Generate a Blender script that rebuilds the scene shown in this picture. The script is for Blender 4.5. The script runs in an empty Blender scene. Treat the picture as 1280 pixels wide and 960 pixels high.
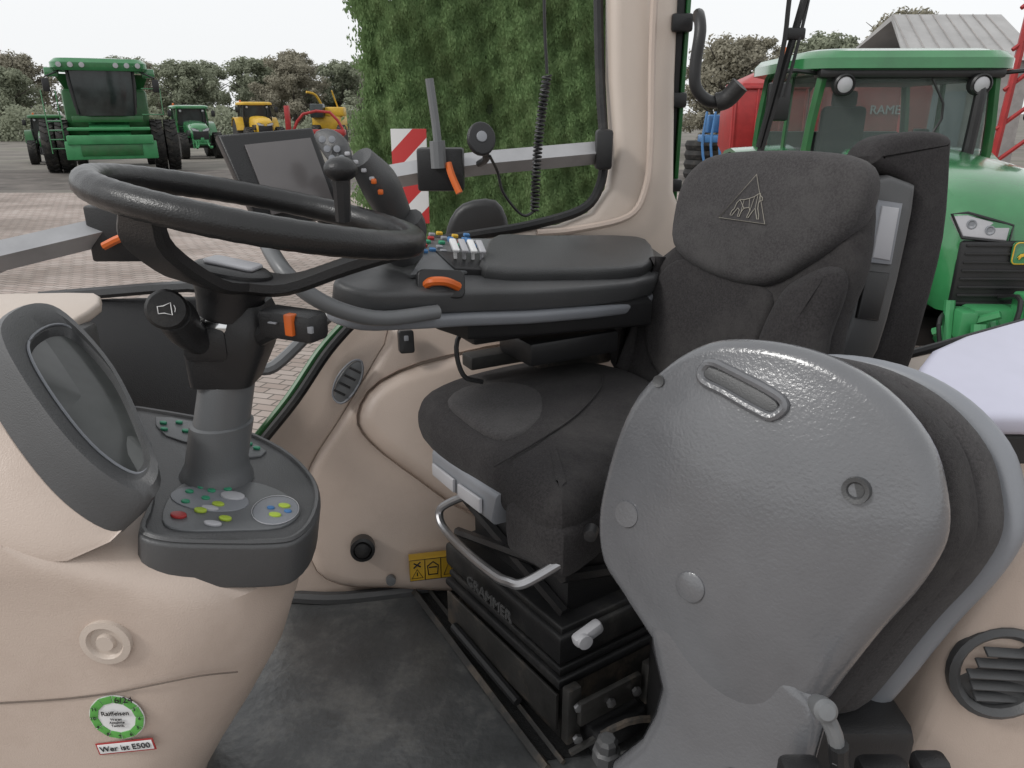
import bpy, bmesh, math, random
import numpy as np
from mathutils import Vector as V, Matrix, Quaternion
random.seed(7); np.random.seed(7)
GZ=2.35   # eye height above the yard
SC=bpy.context.scene
COL=SC.collection
# ---------------------------------------------------------------- materials
def mat(name,col,rough=.5,metal=0,bump=0,bscale=200,var=.12,vscale=4,spec=.5,sheen=0,col2=None,coat=0,detail=4,dirt=None,bdist=.002,wrinkle=0,wscale=10):
    m=bpy.data.materials.new(name);m.use_nodes=True
    nt=m.node_tree;N=nt.nodes;L=nt.links
    b=N['Principled BSDF'];tc=N.new('ShaderNodeTexCoord')
    c2=col2 or tuple(max(0,c*(1-var*2)) for c in col)
    no=N.new('ShaderNodeTexNoise');no.inputs['Scale'].default_value=vscale;no.inputs['Detail'].default_value=detail
    no.inputs['Roughness'].default_value=.65
    L.new(tc.outputs['Object'],no.inputs['Vector'])
    r=N.new('ShaderNodeValToRGB');r.color_ramp.elements[0].position=.35;r.color_ramp.elements[1].position=.65
    r.color_ramp.elements[0].color=(*c2,1);r.color_ramp.elements[1].color=(*col,1)
    L.new(no.outputs['Fac'],r.inputs['Fac'])
    out=r.outputs['Color']
    if dirt:
        d=N.new('ShaderNodeTexNoise');d.inputs['Scale'].default_value=dirt[1];d.inputs['Detail'].default_value=8;d.inputs['Roughness'].default_value=.75
        L.new(tc.outputs['Object'],d.inputs['Vector'])
        rr=N.new('ShaderNodeValToRGB');rr.color_ramp.elements[0].position=.50;rr.color_ramp.elements[1].position=.74
        L.new(d.outputs['Fac'],rr.inputs['Fac'])
        mx=N.new('ShaderNodeMixRGB');L.new(rr.outputs['Color'],mx.inputs[0]);L.new(out,mx.inputs[1]);mx.inputs[2].default_value=(*dirt[0],1)
        out=mx.outputs[0]
    L.new(out,b.inputs['Base Color'])
    mr=N.new('ShaderNodeMapRange');mr.inputs['To Min'].default_value=max(.02,rough-.08);mr.inputs['To Max'].default_value=min(1,rough+.08)
    L.new(no.outputs['Fac'],mr.inputs['Value']);L.new(mr.outputs[0],b.inputs['Roughness'])
    b.inputs['Metallic'].default_value=metal
    b.inputs['Specular IOR Level'].default_value=spec
    if sheen: b.inputs['Sheen Weight'].default_value=sheen;b.inputs['Sheen Roughness'].default_value=.5
    if coat: b.inputs['Coat Weight'].default_value=coat;b.inputs['Coat Roughness'].default_value=.1
    if bump:
        n2=N.new('ShaderNodeTexNoise');n2.inputs['Scale'].default_value=bscale;n2.inputs['Detail'].default_value=3
        L.new(tc.outputs['Object'],n2.inputs['Vector'])
        bp=N.new('ShaderNodeBump');bp.inputs['Strength'].default_value=bump;bp.inputs['Distance'].default_value=bdist
        L.new(n2.outputs['Fac'],bp.inputs['Height']);L.new(bp.outputs[0],b.inputs['Normal'])
        if wrinkle:
            n3=N.new('ShaderNodeTexNoise');n3.inputs['Scale'].default_value=wscale;n3.inputs['Detail'].default_value=2
            L.new(tc.outputs['Object'],n3.inputs['Vector'])
            b3=N.new('ShaderNodeBump');b3.inputs['Strength'].default_value=1;b3.inputs['Distance'].default_value=wrinkle
            L.new(n3.outputs['Fac'],b3.inputs['Height']);L.new(b3.outputs[0],bp.inputs['Normal'])
    return m
beige=mat('beige_plastic',(.50,.41,.35),.38,bump=.25,bscale=500,var=.03,vscale=3,dirt=((.43,.345,.29),4))
beige_l=mat('beige_trim',(.52,.445,.385),.38,bump=.2,bscale=500,var=.03,vscale=3)
seamm=mat('panel_gap',(.14,.11,.09),.7,var=.1)
dgrey=mat('dark_grey_plastic',(.070,.071,.073),.38,bump=.3,bscale=600,var=.08,vscale=5,spec=.45)
mgrey=mat('mid_grey_plastic',(.12,.125,.13),.38,bump=.2,bscale=500,var=.05)
lgrey=mat('light_grey_plastic',(.21,.22,.24),.42,bump=.15,bscale=500,var=.05)
palegrey=mat('pale_grey_plastic',(.42,.42,.44),.4,var=.06)
silver=mat('silver_print',(.28,.26,.22),.6,var=.06)
black=mat('black_plastic',(.017,.017,.018),.38,bump=.3,bscale=500,var=.1,spec=.45)
rubber=mat('black_rubber',(.016,.016,.017),.52,bump=.3,bscale=300,var=.2,spec=.4,dirt=((.045,.042,.038),9))
leather=mat('black_wheel_leather',(.012,.012,.0125),.32,bump=.25,bscale=500,var=.1,spec=.5)
shellm=mat('grey_painted_shell',(.122,.124,.132),.22,bump=.5,bscale=230,var=.08,vscale=5,spec=.7,bdist=.0013,coat=.3)
fabric=mat('dark_seat_fabric',(.043,.040,.041),.95,bump=.6,bscale=850,var=.22,vscale=260,sheen=.05,spec=.15,dirt=((.056,.053,.052),5),wrinkle=.005)
fabric_l=mat('grey_seat_fabric',(.070,.066,.067),.95,bump=.6,bscale=850,var=.20,vscale=260,sheen=.06,spec=.15,dirt=((.080,.077,.076),5),wrinkle=.004)
floorm=mat('worn_rubber_mat',(.115,.118,.119),.34,bump=.8,bscale=60,var=.22,vscale=5,detail=10,dirt=((.21,.205,.19),5),wrinkle=.004,wscale=7)
steel=mat('bare_steel',(.35,.35,.36),.35,metal=.9,var=.1,vscale=8)
alu=mat('aluminium_rail',(.40,.40,.41),.40,metal=.5,var=.08,vscale=10)
greytube=mat('grey_painted_tube',(.15,.155,.16),.38,var=.06)
chrome=mat('chrome',(.7,.7,.7),.15,metal=1,var=.02)
orange=mat('orange_plastic',(.60,.12,.015),.4,var=.05)
red=mat('red_paint',(.38,.03,.03),.4,var=.12)
redf=mat('faded_red_paint',(.32,.06,.06),.5,var=.15)
green=mat('green_tractor_paint',(.035,.20,.07),.22,var=.12,vscale=2,coat=.8)
greend=mat('deep_green_paint',(.02,.13,.035),.35,var=.15,vscale=2,dirt=((.05,.10,.04),3))
greenl=mat('bright_green_paint',(.05,.27,.10),.4,var=.12,vscale=2)
yellow=mat('yellow_paint',(.62,.38,.03),.4,var=.1)
blue=mat('blue_paint',(.05,.17,.38),.4,var=.1)
white=mat('white_paint',(.72,.72,.72),.4,var=.04)
lilac=mat('pale_lilac_plastic',(.50,.50,.60),.4,var=.05)
bgreen=mat('button_green',(.03,.26,.14),.4,var=.05)
byel=mat('button_lime',(.36,.48,.05),.4,var=.05)
tyre=mat('tyre_rubber',(.022,.021,.02),.75,bump=.5,bscale=60,var=.25,vscale=3,dirt=((.07,.06,.05),3))
screenm=mat('screen_glass',(.15,.14,.14),.20,var=.12,vscale=3)  # grey base colour stands in for the reflection on the screen
iglassm=mat('display_glass',(.085,.09,.088),.22,var=.2,vscale=6)
bark=mat('bark',(.12,.105,.09),.9,bump=1,bscale=20,var=.3,vscale=3)
darkglass=mat('tinted_cab_glass',(.035,.045,.045),.12,var=.3,vscale=1)
metalroof=mat('grey_metal_roof',(.38,.375,.37),.6,var=.1,vscale=1)
wallg=mat('weathered_wall',(.33,.31,.30),.7,var=.15,vscale=2)
carpet=mat('gravelly_carpet',(.014,.014,.014),.95,bump=1,bscale=300,var=.4,vscale=200)
dirtysteel=mat('dusty_painted_steel',(.045,.043,.04),.6,bump=.4,bscale=100,var=.3,vscale=9,dirt=((.17,.13,.095),8))
bgrey=mat('button_grey',(.25,.26,.28),.4,var=.05)
letterm=mat('moulded_lettering',(.10,.10,.10),.5,var=.05)
def foliage(name,c1,c2,c3,sc):
    m=bpy.data.materials.new(name);m.use_nodes=True;nt=m.node_tree;N=nt.nodes;L=nt.links
    b=N['Principled BSDF'];tc=N.new('ShaderNodeTexCoord');no=N.new('ShaderNodeTexNoise');no.inputs['Scale'].default_value=sc;no.inputs['Detail'].default_value=8;no.inputs['Roughness'].default_value=.85
    L.new(tc.outputs['Object'],no.inputs['Vector'])
    r=N.new('ShaderNodeValToRGB');e=r.color_ramp.elements;e[0].position=.3;e[0].color=(*c1,1);e[1].position=.7;e[1].color=(*c3,1)
    k=e.new(.5);k.color=(*c2,1);L.new(no.outputs['Fac'],r.inputs['Fac']);L.new(r.outputs[0],b.inputs['Base Color'])
    b.inputs['Roughness'].default_value=.85;b.inputs['Specular IOR Level'].default_value=.08
    tr=N.new('ShaderNodeBsdfTranslucent');L.new(r.outputs[0],tr.inputs[0]);mx=N.new('ShaderNodeMixShader');mx.inputs[0].default_value=.35
    L.new(b.outputs[0],mx.inputs[1]);L.new(tr.outputs[0],mx.inputs[2]);L.new(mx.outputs[0],N['Material Output'].inputs[0])
    return m
hedgem=foliage('thuja_foliage',(.12,.20,.085),(.19,.29,.125),(.27,.37,.18),4)
tree1=foliage('hazed_autumn_foliage',(.26,.25,.20),(.32,.30,.235),(.36,.34,.27),.5)  # autumn tones paled and greyed: distance haze is mixed into the colour
tree2=foliage('hazed_olive_foliage',(.24,.26,.195),(.29,.315,.23),(.33,.35,.26),.5)  # olive tones likewise lightened to carry the haze of distance
def glassmat():
    m=bpy.data.materials.new('clear_cab_glass');m.use_nodes=True;nt=m.node_tree;N=nt.nodes;L=nt.links
    b=N['Principled BSDF'];b.inputs['Base Color'].default_value=(.22,.26,.25,1);b.inputs['Roughness'].default_value=.05
    t=N.new('ShaderNodeBsdfTransparent');t.inputs[0].default_value=(.68,.76,.74,1);mx=N.new('ShaderNodeMixShader');mx.inputs[0].default_value=.30
    L.new(t.outputs[0],mx.inputs[1]);L.new(b.outputs[0],mx.inputs[2]);L.new(mx.outputs[0],N['Material Output'].inputs[0]);return m
clear=glassmat()
def stripemat():
    m=bpy.data.materials.new('red_white_warning_stripes');m.use_nodes=True;nt=m.node_tree;N=nt.nodes;L=nt.links
    b=N['Principled BSDF'];tc=N.new('ShaderNodeTexCoord');s=N.new('ShaderNodeSeparateXYZ');L.new(tc.outputs['Object'],s.inputs[0])
    a=N.new('ShaderNodeMath');a.operation='SUBTRACT';L.new(s.outputs['Z'],a.inputs[0]);L.new(s.outputs['X'],a.inputs[1])
    q=N.new('ShaderNodeMath');q.operation='MULTIPLY';q.inputs[1].default_value=5.5;L.new(a.outputs[0],q.inputs[0])
    f=N.new('ShaderNodeMath');f.operation='FRACT';L.new(q.outputs[0],f.inputs[0])
    g=N.new('ShaderNodeMath');g.operation='GREATER_THAN';g.inputs[1].default_value=.5;L.new(f.outputs[0],g.inputs[0])
    mx=N.new('ShaderNodeMixRGB');L.new(g.outputs[0],mx.inputs[0]);mx.inputs[1].default_value=(.62,.62,.62,1);mx.inputs[2].default_value=(.45,.035,.035,1)
    L.new(mx.outputs[0],b.inputs['Base Color']);b.inputs['Roughness'].default_value=.35;return m
stripes=stripemat()
# ---------------------------------------------------------------- geometry helpers  (meshes are (verts,faces))
def cat(*Ms):
    vs=[];fs=[]
    for v,f in Ms:
        k=len(vs);vs+=list(v);fs+=[tuple(i+k for i in q) for q in f]
    return vs,fs
def xf(M,m): return [m@V(v) for v in M[0]],M[1]
def catmull(p,sm,closed=True):
    n=len(p);out=[]
    rng=range(n) if closed else range(n-1)
    for i in rng:
        a=p[(i-1)%n] if closed or i>0 else p[0]*2-p[1]
        b=p[i];c=p[(i+1)%n];d=p[(i+2)%n] if closed or i+2<n else p[-1]*2-p[-2]
        for k in range(sm):
            t=k/sm
            out.append(.5*((2*b)+(c-a)*t+(2*a-5*b+4*c-d)*t*t+(3*b-a-3*c+d)*t**3))
    if not closed: out.append(p[-1])
    return out
def slab(pts,o,ax,ay,th,bev=.004,dome=0,sm=0,ext=None,seg=3,mm=False):
    o=V(o);ax=V(ax).normalized();ay=V(ay);ay=(ay-ax*ay.dot(ax)).normalized();n=ax.cross(ay)
    ext=-n if ext is None else V(ext).normalized()
    k=.001 if mm else 1
    P=[V((a*k,b*k)) for a,b in pts]
    A=sum(P[i].x*P[(i+1)%len(P)].y-P[(i+1)%len(P)].x*P[i].y for i in range(len(P)))
    if A<0: P.reverse()
    if sm: P=catmull(P,sm)
    m=len(P);ce=sum(P,V((0,0)))/m
    nr=[]
    for i in range(m):
        t=(P[(i+1)%m]-P[i-1])
        t=t.normalized() if t.length>1e-9 else V((1,0))
        nr.append(V((-t.y,t.x)))
    rings=[]
    bi=[P[i]+nr[i]*bev for i in range(m)]
    if dome:
        for s in (.05,.2,.35,.5,.65,.78,.9): rings.append(([ce+(q-ce)*s for q in bi],-dome*(1-s*s)))
    for i in range(seg+1):
        a=i/seg*math.pi/2;rings.append(([P[j]+nr[j]*bev*(1-math.sin(a)) for j in range(m)],bev*(1-math.cos(a))))
    for i in range(seg+1):
        a=i/seg*math.pi/2;rings.append(([P[j]+nr[j]*bev*(1-math.cos(a)) for j in range(m)],th-bev*(1-math.sin(a))))
    vs=[];fs=[]
    for R,d in rings:
        for q in R: vs.append(o+ax*q.x+ay*q.y+ext*d)
    for r in range(len(rings)-1):
        for j in range(m):
            a=r*m+j;b=r*m+(j+1)%m;fs.append((a,a+m,b+m,b))
    fs.append(tuple(range(m)));fs.append(tuple(reversed(range((len(rings)-1)*m,len(rings)*m))))
    return vs,fs
def slab3(pts,th,bev=.004,hint=(0,-1,0),ext=None,dome=0,sm=0,mm=True,seg=3,lift=0):
    k=.001 if mm else 1
    P=[V(p)*k for p in pts];n=V((0,0,0))
    for i in range(len(P)):
        a=P[i];b=P[(i+1)%len(P)];n+=a.cross(b)
    n.normalize();h=V(hint)
    if n.dot(h)<0:n=-n
    o=sum(P,V((0,0,0)))/len(P)+n*lift
    ax=V((0,0,1)).cross(n)
    if ax.length<.3: ax=V((1,0,0))-n*n.x
    ax.normalize();ay=n.cross(ax)
    return slab([((p-o).dot(ax),(p-o).dot(ay)) for p in P],o,ax,ay,th,bev,dome,sm,ext,seg)
def tube(path,r,sm=5,n=10,closed=False,mm=False,rad=None,caps=True,up=None):
    k=.001 if mm else 1
    p=[V(q)*k for q in path]
    R=rad or [r]*len(p)
    if sm:
        rr=[V((x,0,0)) for x in R]
        p=catmull(p,sm,closed);R=[v.x for v in catmull(rr,sm,closed)]
    m=len(p);vs=[];fs=[]
    u=None
    for i in range(m):
        t=(p[(i+1)%m]-p[i-1]) if closed else (p[min(i+1,m-1)]-p[max(i-1,0)])
        t=t.normalized() if t.length>1e-9 else V((0,0,1))
        if u is None:
            u=V(up) if up else t.orthogonal()
        u=(u-t*u.dot(t)).normalized();w=t.cross(u)
        for j in range(n):
            a=2*math.pi*(j+.5)/n;vs.append(p[i]+(u*math.cos(a)+w*math.sin(a))*R[i])
    for i in range(m if closed else m-1):
        for j in range(n):
            a=i*n+j;b=i*n+(j+1)%n;c=((i+1)%m)*n+(j+1)%n;d=((i+1)%m)*n+j;fs.append((a,b,c,d))
    if not closed and caps:
        fs.append(tuple(reversed(range(n))));fs.append(tuple(range((m-1)*n,m*n)))
    return vs,fs
def box(c,s,bev=.005,rot=None,seg=2):
    bm=bmesh.new();bmesh.ops.create_cube(bm,size=1)
    bmesh.ops.scale(bm,vec=V(s),verts=bm.verts)
    if bev: bmesh.ops.bevel(bm,geom=list(bm.edges),offset=min(bev,min(s)*.45),segments=seg,affect='EDGES',profile=.5)
    m=Matrix.Translation(V(c))@(rot.to_4x4() if rot else Matrix())
    vs=[m@v.co for v in bm.verts];bm.verts.index_update();fs=[tuple(v.index for v in f.verts) for f in bm.faces];bm.free();return vs,fs
def lathe(prof,o,axis=(0,0,1),n=24):
    ax=V(axis).normalized();u=ax.orthogonal().normalized();w=ax.cross(u);vs=[];fs=[];o=V(o)
    for r,z in prof:
        for j in range(n):
            a=2*math.pi*j/n;vs.append(o+ax*z+(u*math.cos(a)+w*math.sin(a))*max(r,1e-5))
    for i in range(len(prof)-1):
        for j in range(n):
            a=i*n+j;b=i*n+(j+1)%n;fs.append((a,b,b+n,a+n))
    fs.append(tuple(reversed(range(n))));fs.append(tuple(range((len(prof)-1)*n,len(prof)*n)))
    return vs,fs
def loft(rings,caps=True):
    m=len(rings[0]);vs=[V(p) for R in rings for p in R];fs=[]
    for r in range(len(rings)-1):
        for j in range(m):
            a=r*m+j;b=r*m+(j+1)%m;fs.append((a,b,b+m,a+m))
    if caps: fs.append(tuple(reversed(range(m))));fs.append(tuple(range((len(rings)-1)*m,len(rings)*m)))
    return vs,fs
def rr(w,h,r,n=4,cx=0,cy=0):
    out=[]
    for sx,sy,a0 in ((1,-1,-90),(1,1,0),(-1,1,90),(-1,-1,180)):
        for i in range(n+1):
            a=math.radians(a0+90*i/n);out.append((cx+sx*(w/2-r)+r*math.cos(a),cy+sy*(h/2-r)+r*math.sin(a)))
    return out
def ell(a,b,n=20,cx=0,cy=0): return [(cx+a*math.cos(2*math.pi*i/n),cy+b*math.sin(2*math.pi*i/n)) for i in range(n)]
def ball(c,r,sc=(1,1,1),n=14):
    return xf(lathe([(r*math.sin(math.pi*(i+.001)/n),-r*math.cos(math.pi*i/n)) for i in range(n+1)],(0,0,0),n=n*2),Matrix.Translation(V(c))@Matrix.Diagonal((*sc,1)))
def text(body,size,o,ax,ay,ext=.0008):
    cu=bpy.data.curves.new('t','FONT');cu.body=body;cu.size=size;cu.extrude=ext;cu.align_x='CENTER';cu.align_y='CENTER';cu.resolution_u=3
    ob=bpy.data.objects.new('t',cu);me=bpy.data.meshes.new_from_object(ob)
    ax=V(ax).normalized();ay=V(ay);ay=(ay-ax*ay.dot(ax)).normalized();n=ax.cross(ay);o=V(o)
    vs=[o+ax*v.co.x+ay*v.co.y+n*v.co.z for v in me.vertices];fs=[tuple(p.vertices) for p in me.polygons]
    bpy.data.objects.remove(ob);bpy.data.curves.remove(cu);bpy.data.meshes.remove(me);return vs,fs
WL={}
SPLIT={'side_rail','rail_clamp','clamp_lever','post_hinge','lime_button','green_button','red_button','white_button','blue_button','yellow_button','grey_button','slider_marker','joystick_button','joystick_key','keypad_button','grip_pocket','screw_hole','hinge_bolt','roof_light','hedge_stem','vent_louvre','handle_rib','cab_pillar','stacked_tyre','floor_rail','cab_frame','base_bolt'}
def split(M):
    vs,fs=M;par=list(range(len(vs)))
    def find(a):
        while par[a]!=a: par[a]=par[par[a]];a=par[a]
        return a
    for f in fs:
        r=find(f[0])
        for i in f[1:]: par[find(i)]=r
    g={}
    for f in fs: g.setdefault(find(f[0]),[]).append(f)
    out=[]
    for L_ in g.values():
        ids=sorted({i for f in L_ for i in f});mp={a:b for b,a in enumerate(ids)}
        out.append(([vs[i] for i in ids],[tuple(mp[i] for i in f) for f in L_]))
    return out
def thing(name,label,catg,loc,group=None,kind=None):
    o=bpy.data.objects.new(name,None);o.location=loc;o.empty_display_size=.1;COL.objects.link(o);WL[o]=V(loc)
    o['label']=label;o['category']=catg
    if group:o['group']=group
    return o
def part(name,M,m,parent=None,label=None,catg=None,group=None,kind=None,smooth=35,fix=True,origin=None):
    if name in SPLIT:
        ms=split(M)
        if len(ms)>1:
            sv=SPLIT.copy();SPLIT.clear();r=None
            for q in ms: r=part(name,q,m,parent,label,catg,group,kind,smooth,fix,origin)
            SPLIT.update(sv);return r
    vs,fs=M
    ar=[V(v) for v in vs]
    if origin is None:
        lo=V((min(v.x for v in ar),min(v.y for v in ar),min(v.z for v in ar)));hi=V((max(v.x for v in ar),max(v.y for v in ar),max(v.z for v in ar)));c=(lo+hi)/2
        if parent is None:c.z=lo.z
    else:c=V(origin)
    me=bpy.data.meshes.new(name);me.from_pydata([v-c for v in ar],[],fs)
    if fix:
        bm=bmesh.new();bm.from_mesh(me);bmesh.ops.recalc_face_normals(bm,faces=bm.faces);bm.to_mesh(me);bm.free()
    if smooth:
        me.polygons.foreach_set('use_smooth',[True]*len(me.polygons));me.set_sharp_from_angle(angle=math.radians(smooth))
    me.materials.append(m)
    o=bpy.data.objects.new(name,me);COL.objects.link(o);WL[o]=c
    if parent: o.parent=parent;o.location=c-WL[parent]
    else:o.location=c
    if label:o['label']=label
    if catg:o['category']=catg
    if group:o['group']=group
    if kind:o['kind']=kind
    return o
# ================================================================ THE CAB
cab=thing('tractor_cab','beige-lined tractor cab with large windows and rubber floor','tractor cab',(0,1.2,-1.1))
part('floor',box((-.1,1.02,-1.115),(1.7,1.12,.03),.004),floorm,cab,label='worn dusty grey rubber floor mat')
part('floor_rail',cat(tube([(-240,1530,-1090),(62,1005,-1090)],.009,0,4,mm=True),tube([(-205,1540,-1092),(92,1020,-1092)],.006,0,4,mm=True)),dirtysteel,cab)
part('floor_edge_carpet',slab3([(-233,1530,-1096),(-130,1355,-1096),(60,1030,-1096),(500,1100,-1096),(300,1560,-1096)],.004,.001,(0,0,1)),carpet,cab)
wall=[(-540,1490,-1110),(-600,1490,-1000),(-661,1530,-792),(-594,1558,-734),(-545,1582,-674),(-490,1609,-605),(-434,1641,-519),(-353,1675,-448),(-150,1730,-400),(300,1850,-380),(420,1860,-480),(300,1690,-1110)]
part('side_wall',slab3(wall,.04,.012,dome=.0),beige,cab,label='beige moulded plastic side wall lining')
ridge=[(-250,1693,-452),(-300,1672,-509),(-350,1643,-588),(-413,1607,-685),(-470,1574,-770),(-490,1545,-850),(-480,1510,-960),(-440,1503,-1040),(-300,1520,-1072),(60,1600,-1072),(200,1700,-600),(100,1790,-420)]
part('side_wall_moulding',slab3(ridge,.05,.03,lift=.028,sm=3,seg=5),beige,cab)
part('side_wall_bulge',slab3([(-360,1600,-660),(-310,1640,-590),(-150,1680,-540),(100,1720,-530),(140,1640,-760),(40,1560,-900),(-100,1535,-880),(-220,1550,-800),(-330,1580,-720)],.06,.045,lift=.046,sm=3,seg=8),beige,cab)
part('sill_moulding',tube([(-560,1500,-1085),(-400,1502,-1093),(-150,1555,-1093),(100,1620,-1093)],.016,4,8,mm=True),dgrey,cab)
pil=[(219,1985,600),(219,1973,320),(229,1918,75),(246,1884,-88),(237,1863,-171),(194,1841,-226),(116,1818,-253),(0,1792,-261),(-94,1768,-281),(-180,1745,-330),(-180,1740,-420),(300,1840,-430),(440,1860,-430),(440,1880,-260),(402,1895,-183),(392,1940,75),(386,2009,326),(384,2060,600)]
part('rear_pillar',slab3(pil,.07,.025,lift=.02,seg=5),beige_l,cab,label='beige plastic-trimmed rear pillar')
part('pillar_edge',tube([(330,1900,600),(325,1893,200),(330,1862,-60),(322,1845,-170),(280,1825,-235),(150,1800,-262),(60,1785,-268)],.009,5,8,mm=True),beige,cab)
part('window_seal',tube([(200,1975,600),(202,1969,319),(210,1914,74),(222,1878,-88),(211,1855,-170),(165,1834,-221),(38,1800,-253),(-76,1772,-268),(-190,1745,-282)],.012,5,8,mm=True),rubber,cab)
part('door_seal',tube([(-330,1640,-430),(-350,1620,-438),(-415,1600,-506),(-483,1550,-602),(-572,1500,-707),(-620,1480,-780)],.011,5,8,mm=True),rubber,cab)
part('door_frame',tube([(-345,1650,-418),(-372,1632,-438),(-437,1612,-506),(-505,1562,-602),(-594,1512,-707),(-640,1490,-780)],.008,5,8,mm=True),greend,cab)
part('grab_rail',cat(tube([(-375,1560,-395),(-430,1545,-440),(-500,1480,-500),(-540,1470,-500),(-560,1470,-520),(-600,1440,-600)],.013,5,8,mm=True)),greytube,cab,label='grey painted entry grab rail')
WN=V((.2,-.95,.22)).normalized()
def onw(p,l): return V(p)+WN*l
hpts=[(-416,1620,-612),(-402,1622,-568),(-372,1640,-538),(-350,1646,-540),(-352,1640,-577),(-374,1626,-614),(-398,1616,-630)]
hd=part('recessed_handle',slab3(hpts,.012,.004,sm=3,lift=.040),mgrey,cab,label='oval grey ribbed air outlet')
part('handle_rib',cat(*[box(onw((-.398+.012*i,1.612+.005*i,-.602+.016*i),.042),(.028,.006,.004),.001,Matrix.Rotation(.5,3,'Y')) for i in range(4)]),black,hd)
part('handle_rim',tube([onw(V(p)*.001,.040) for p in hpts],.0025,3,6,closed=True),lgrey,hd)
sw=part('rocker_switch',slab(rr(.034,.052,.006),(-.236,1.600,-.482),(.97,.24,0),(0,.2,1),.04,.003),black,cab)
part('switch_mark',slab(rr(.01,.012,.002),(-.236,1.5975,-.473),(.97,.24,0),(0,.2,1),.002,.0005),bgrey,sw)
sk=part('power_socket',lathe([(.028,-.02),(.028,.012),(.021,.014),(.019,.004),(.0,.004)],(-.345,1.485,-.945),(.2,-.95,.2)),black,cab)
part('socket_cap',lathe([(.017,0),(.017,.010),(.010,.013),(0,.013)],(-.343,1.475,-.942),(.2,-.95,.2)),rubber,sk)
part('panel_screw',lathe([(.012,-.01),(.011,.004),(0,.005)],(-.285,1.488,-1.035),(.2,-.95,.2)),mgrey,cab)
LO=V((-.238,1.478,-.972));LX=V((.98,.2,0)).normalized();LY=V((0,.1,1))
lab=part('warning_label',slab([(0,0),(.112,0),(.112,-.055),(0,-.055)],LO,LX,LY,.03,.0005),yellow,cab,label='yellow warning sticker with black pictograms')
def lp(x,z): return LO+LX*x+LY*(z-.0275)+V((0,-.001,0))
part('label_pictogram',cat(tube([lp(.005,-.020),lp(.031,-.020),lp(.018,.002)],.0014,0,4,closed=True),tube([lp(.010,.018),lp(.026,.008)],.002,0,4),tube([lp(.010,.006),lp(.026,.020)],.002,0,4),tube([lp(.018,-.014),lp(.018,-.006)],.0013,0,4),tube([lp(.036,-.026),lp(.036,.026)],.001,0,4),tube([lp(.073,-.026),lp(.073,.026)],.001,0,4),tube([lp(.044,-.014),lp(.065,-.014),lp(.067,.008),lp(.055,.018),lp(.042,.008)],.0018,0,4,closed=True),tube([lp(.045,.004),lp(.064,.004)],.0018,0,4),tube([lp(.080,-.018),lp(.104,-.018),lp(.092,.012)],.0014,0,4,closed=True),tube([lp(.001,-.026),lp(.111,-.026),lp(.111,.026),lp(.001,.026)],.0008,0,4,closed=True)),black,lab)
post=part('door_post',box((.393,1.985,.2),(.036,.05,.95),.006),rubber,cab)
part('door_post_stripe',box((.418,1.975,.2),(.010,.04,.95),.003),greend,cab)
part('post_hinge',cat(box((.40,1.945,.03),(.05,.03,.035),.006),box((.40,1.94,.20),(.05,.03,.04),.006),box((.405,1.93,-.17),(.04,.03,.03),.005)),black,cab)
gh=part('grab_handle',tube([(430,1900,205),(405,1790,200),(402,1750,165),(396,1745,100),(400,1745,55),(425,1745,28),(455,1745,24),(478,1735,38)],.013,5,12,mm=True),black,cab)
part('handle_grip',tube([(448,1745,22),(470,1740,30),(492,1728,58)],.020,5,12,mm=True),rubber,gh)
part('wiper_arm',cat(tube([(777,2200,301),(748,2200,146),(701,2200,-103)],.011,4,6,mm=True),tube([(731,2190,282),(728,2190,146),(690,2190,-90)],.007,4,6,mm=True),tube([(790,2205,310),(772,2190,200),(745,2185,40)],.005,4,6,mm=True),box((.76,2.2,.20),(.05,.03,.03),.006)),black,cab)
part('rear_window_ledge',slab3([(690,1500,-540),(1070,1500,-425),(1500,1500,-300),(1500,1150,-450),(690,1150,-610)],.03,.010,hint=(0,0,1)),beige_l,cab)
part('ledge_seal',tube([(690,1510,-530),(1070,1510,-415),(1500,1510,-290)],.010,0,8,mm=True),rubber,cab)
fend=part('rear_lining',slab3([(680,840,-500),(640,850,-600),(600,850,-760),(560,850,-1100),(1200,850,-1100),(1200,850,-500)],.25,.03,ext=(0,1,0)),beige,cab,label='beige lining over the rear wheel arch')
vent=part('air_vent',lathe([(.070,0),(.070,.012),(.062,.018),(.054,.010),(.054,-.02),(0,-.02)],(.682,.845,-.735),(-.1,-1,.15),28),dgrey,cab,label='round black louvred air vent')
part('vent_louvre',cat(*[box((.682,.834,-.735+.019*i),(.104-.018*abs(i),.014,.004),.001,Matrix.Rotation(.5,3,'X')@Matrix.Rotation(.15,3,'Y')) for i in range(-2,3)]),dgrey,vent)
part('dash_top_trim',slab3([(-1000,1200,-287),(-760,1250,-287),(-700,1240,-292),(-690,1180,-302),(-740,1120,-312),(-1000,1080,-312)],.02,.006,hint=(0,0,1),sm=2),beige_l,cab)
bp=part('lower_windscreen_panel',slab3([(-960,1500,-370),(-671,1550,-355),(-640,1550,-380),(-622,1500,-620),(-700,1450,-620),(-960,1300,-560)],.04,.012),black,cab)
part('panel_top_edge',tube([(-960,1480,-352),(-680,1540,-342),(-640,1540,-360)],.012,3,6,mm=True),dgrey,cab)
part('dash_vent',cat(box((-.76,1.16,-.37),(.16,.05,.10),.01),*[box((-.75,1.125,-.41+.022*i),(.13,.02,.006),.002) for i in range(5)]),dgrey,cab)
rl=thing('equipment_rail','square aluminium equipment rails with black clamps along windows','equipment rail',(-.1,1.75,-.11))
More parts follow.
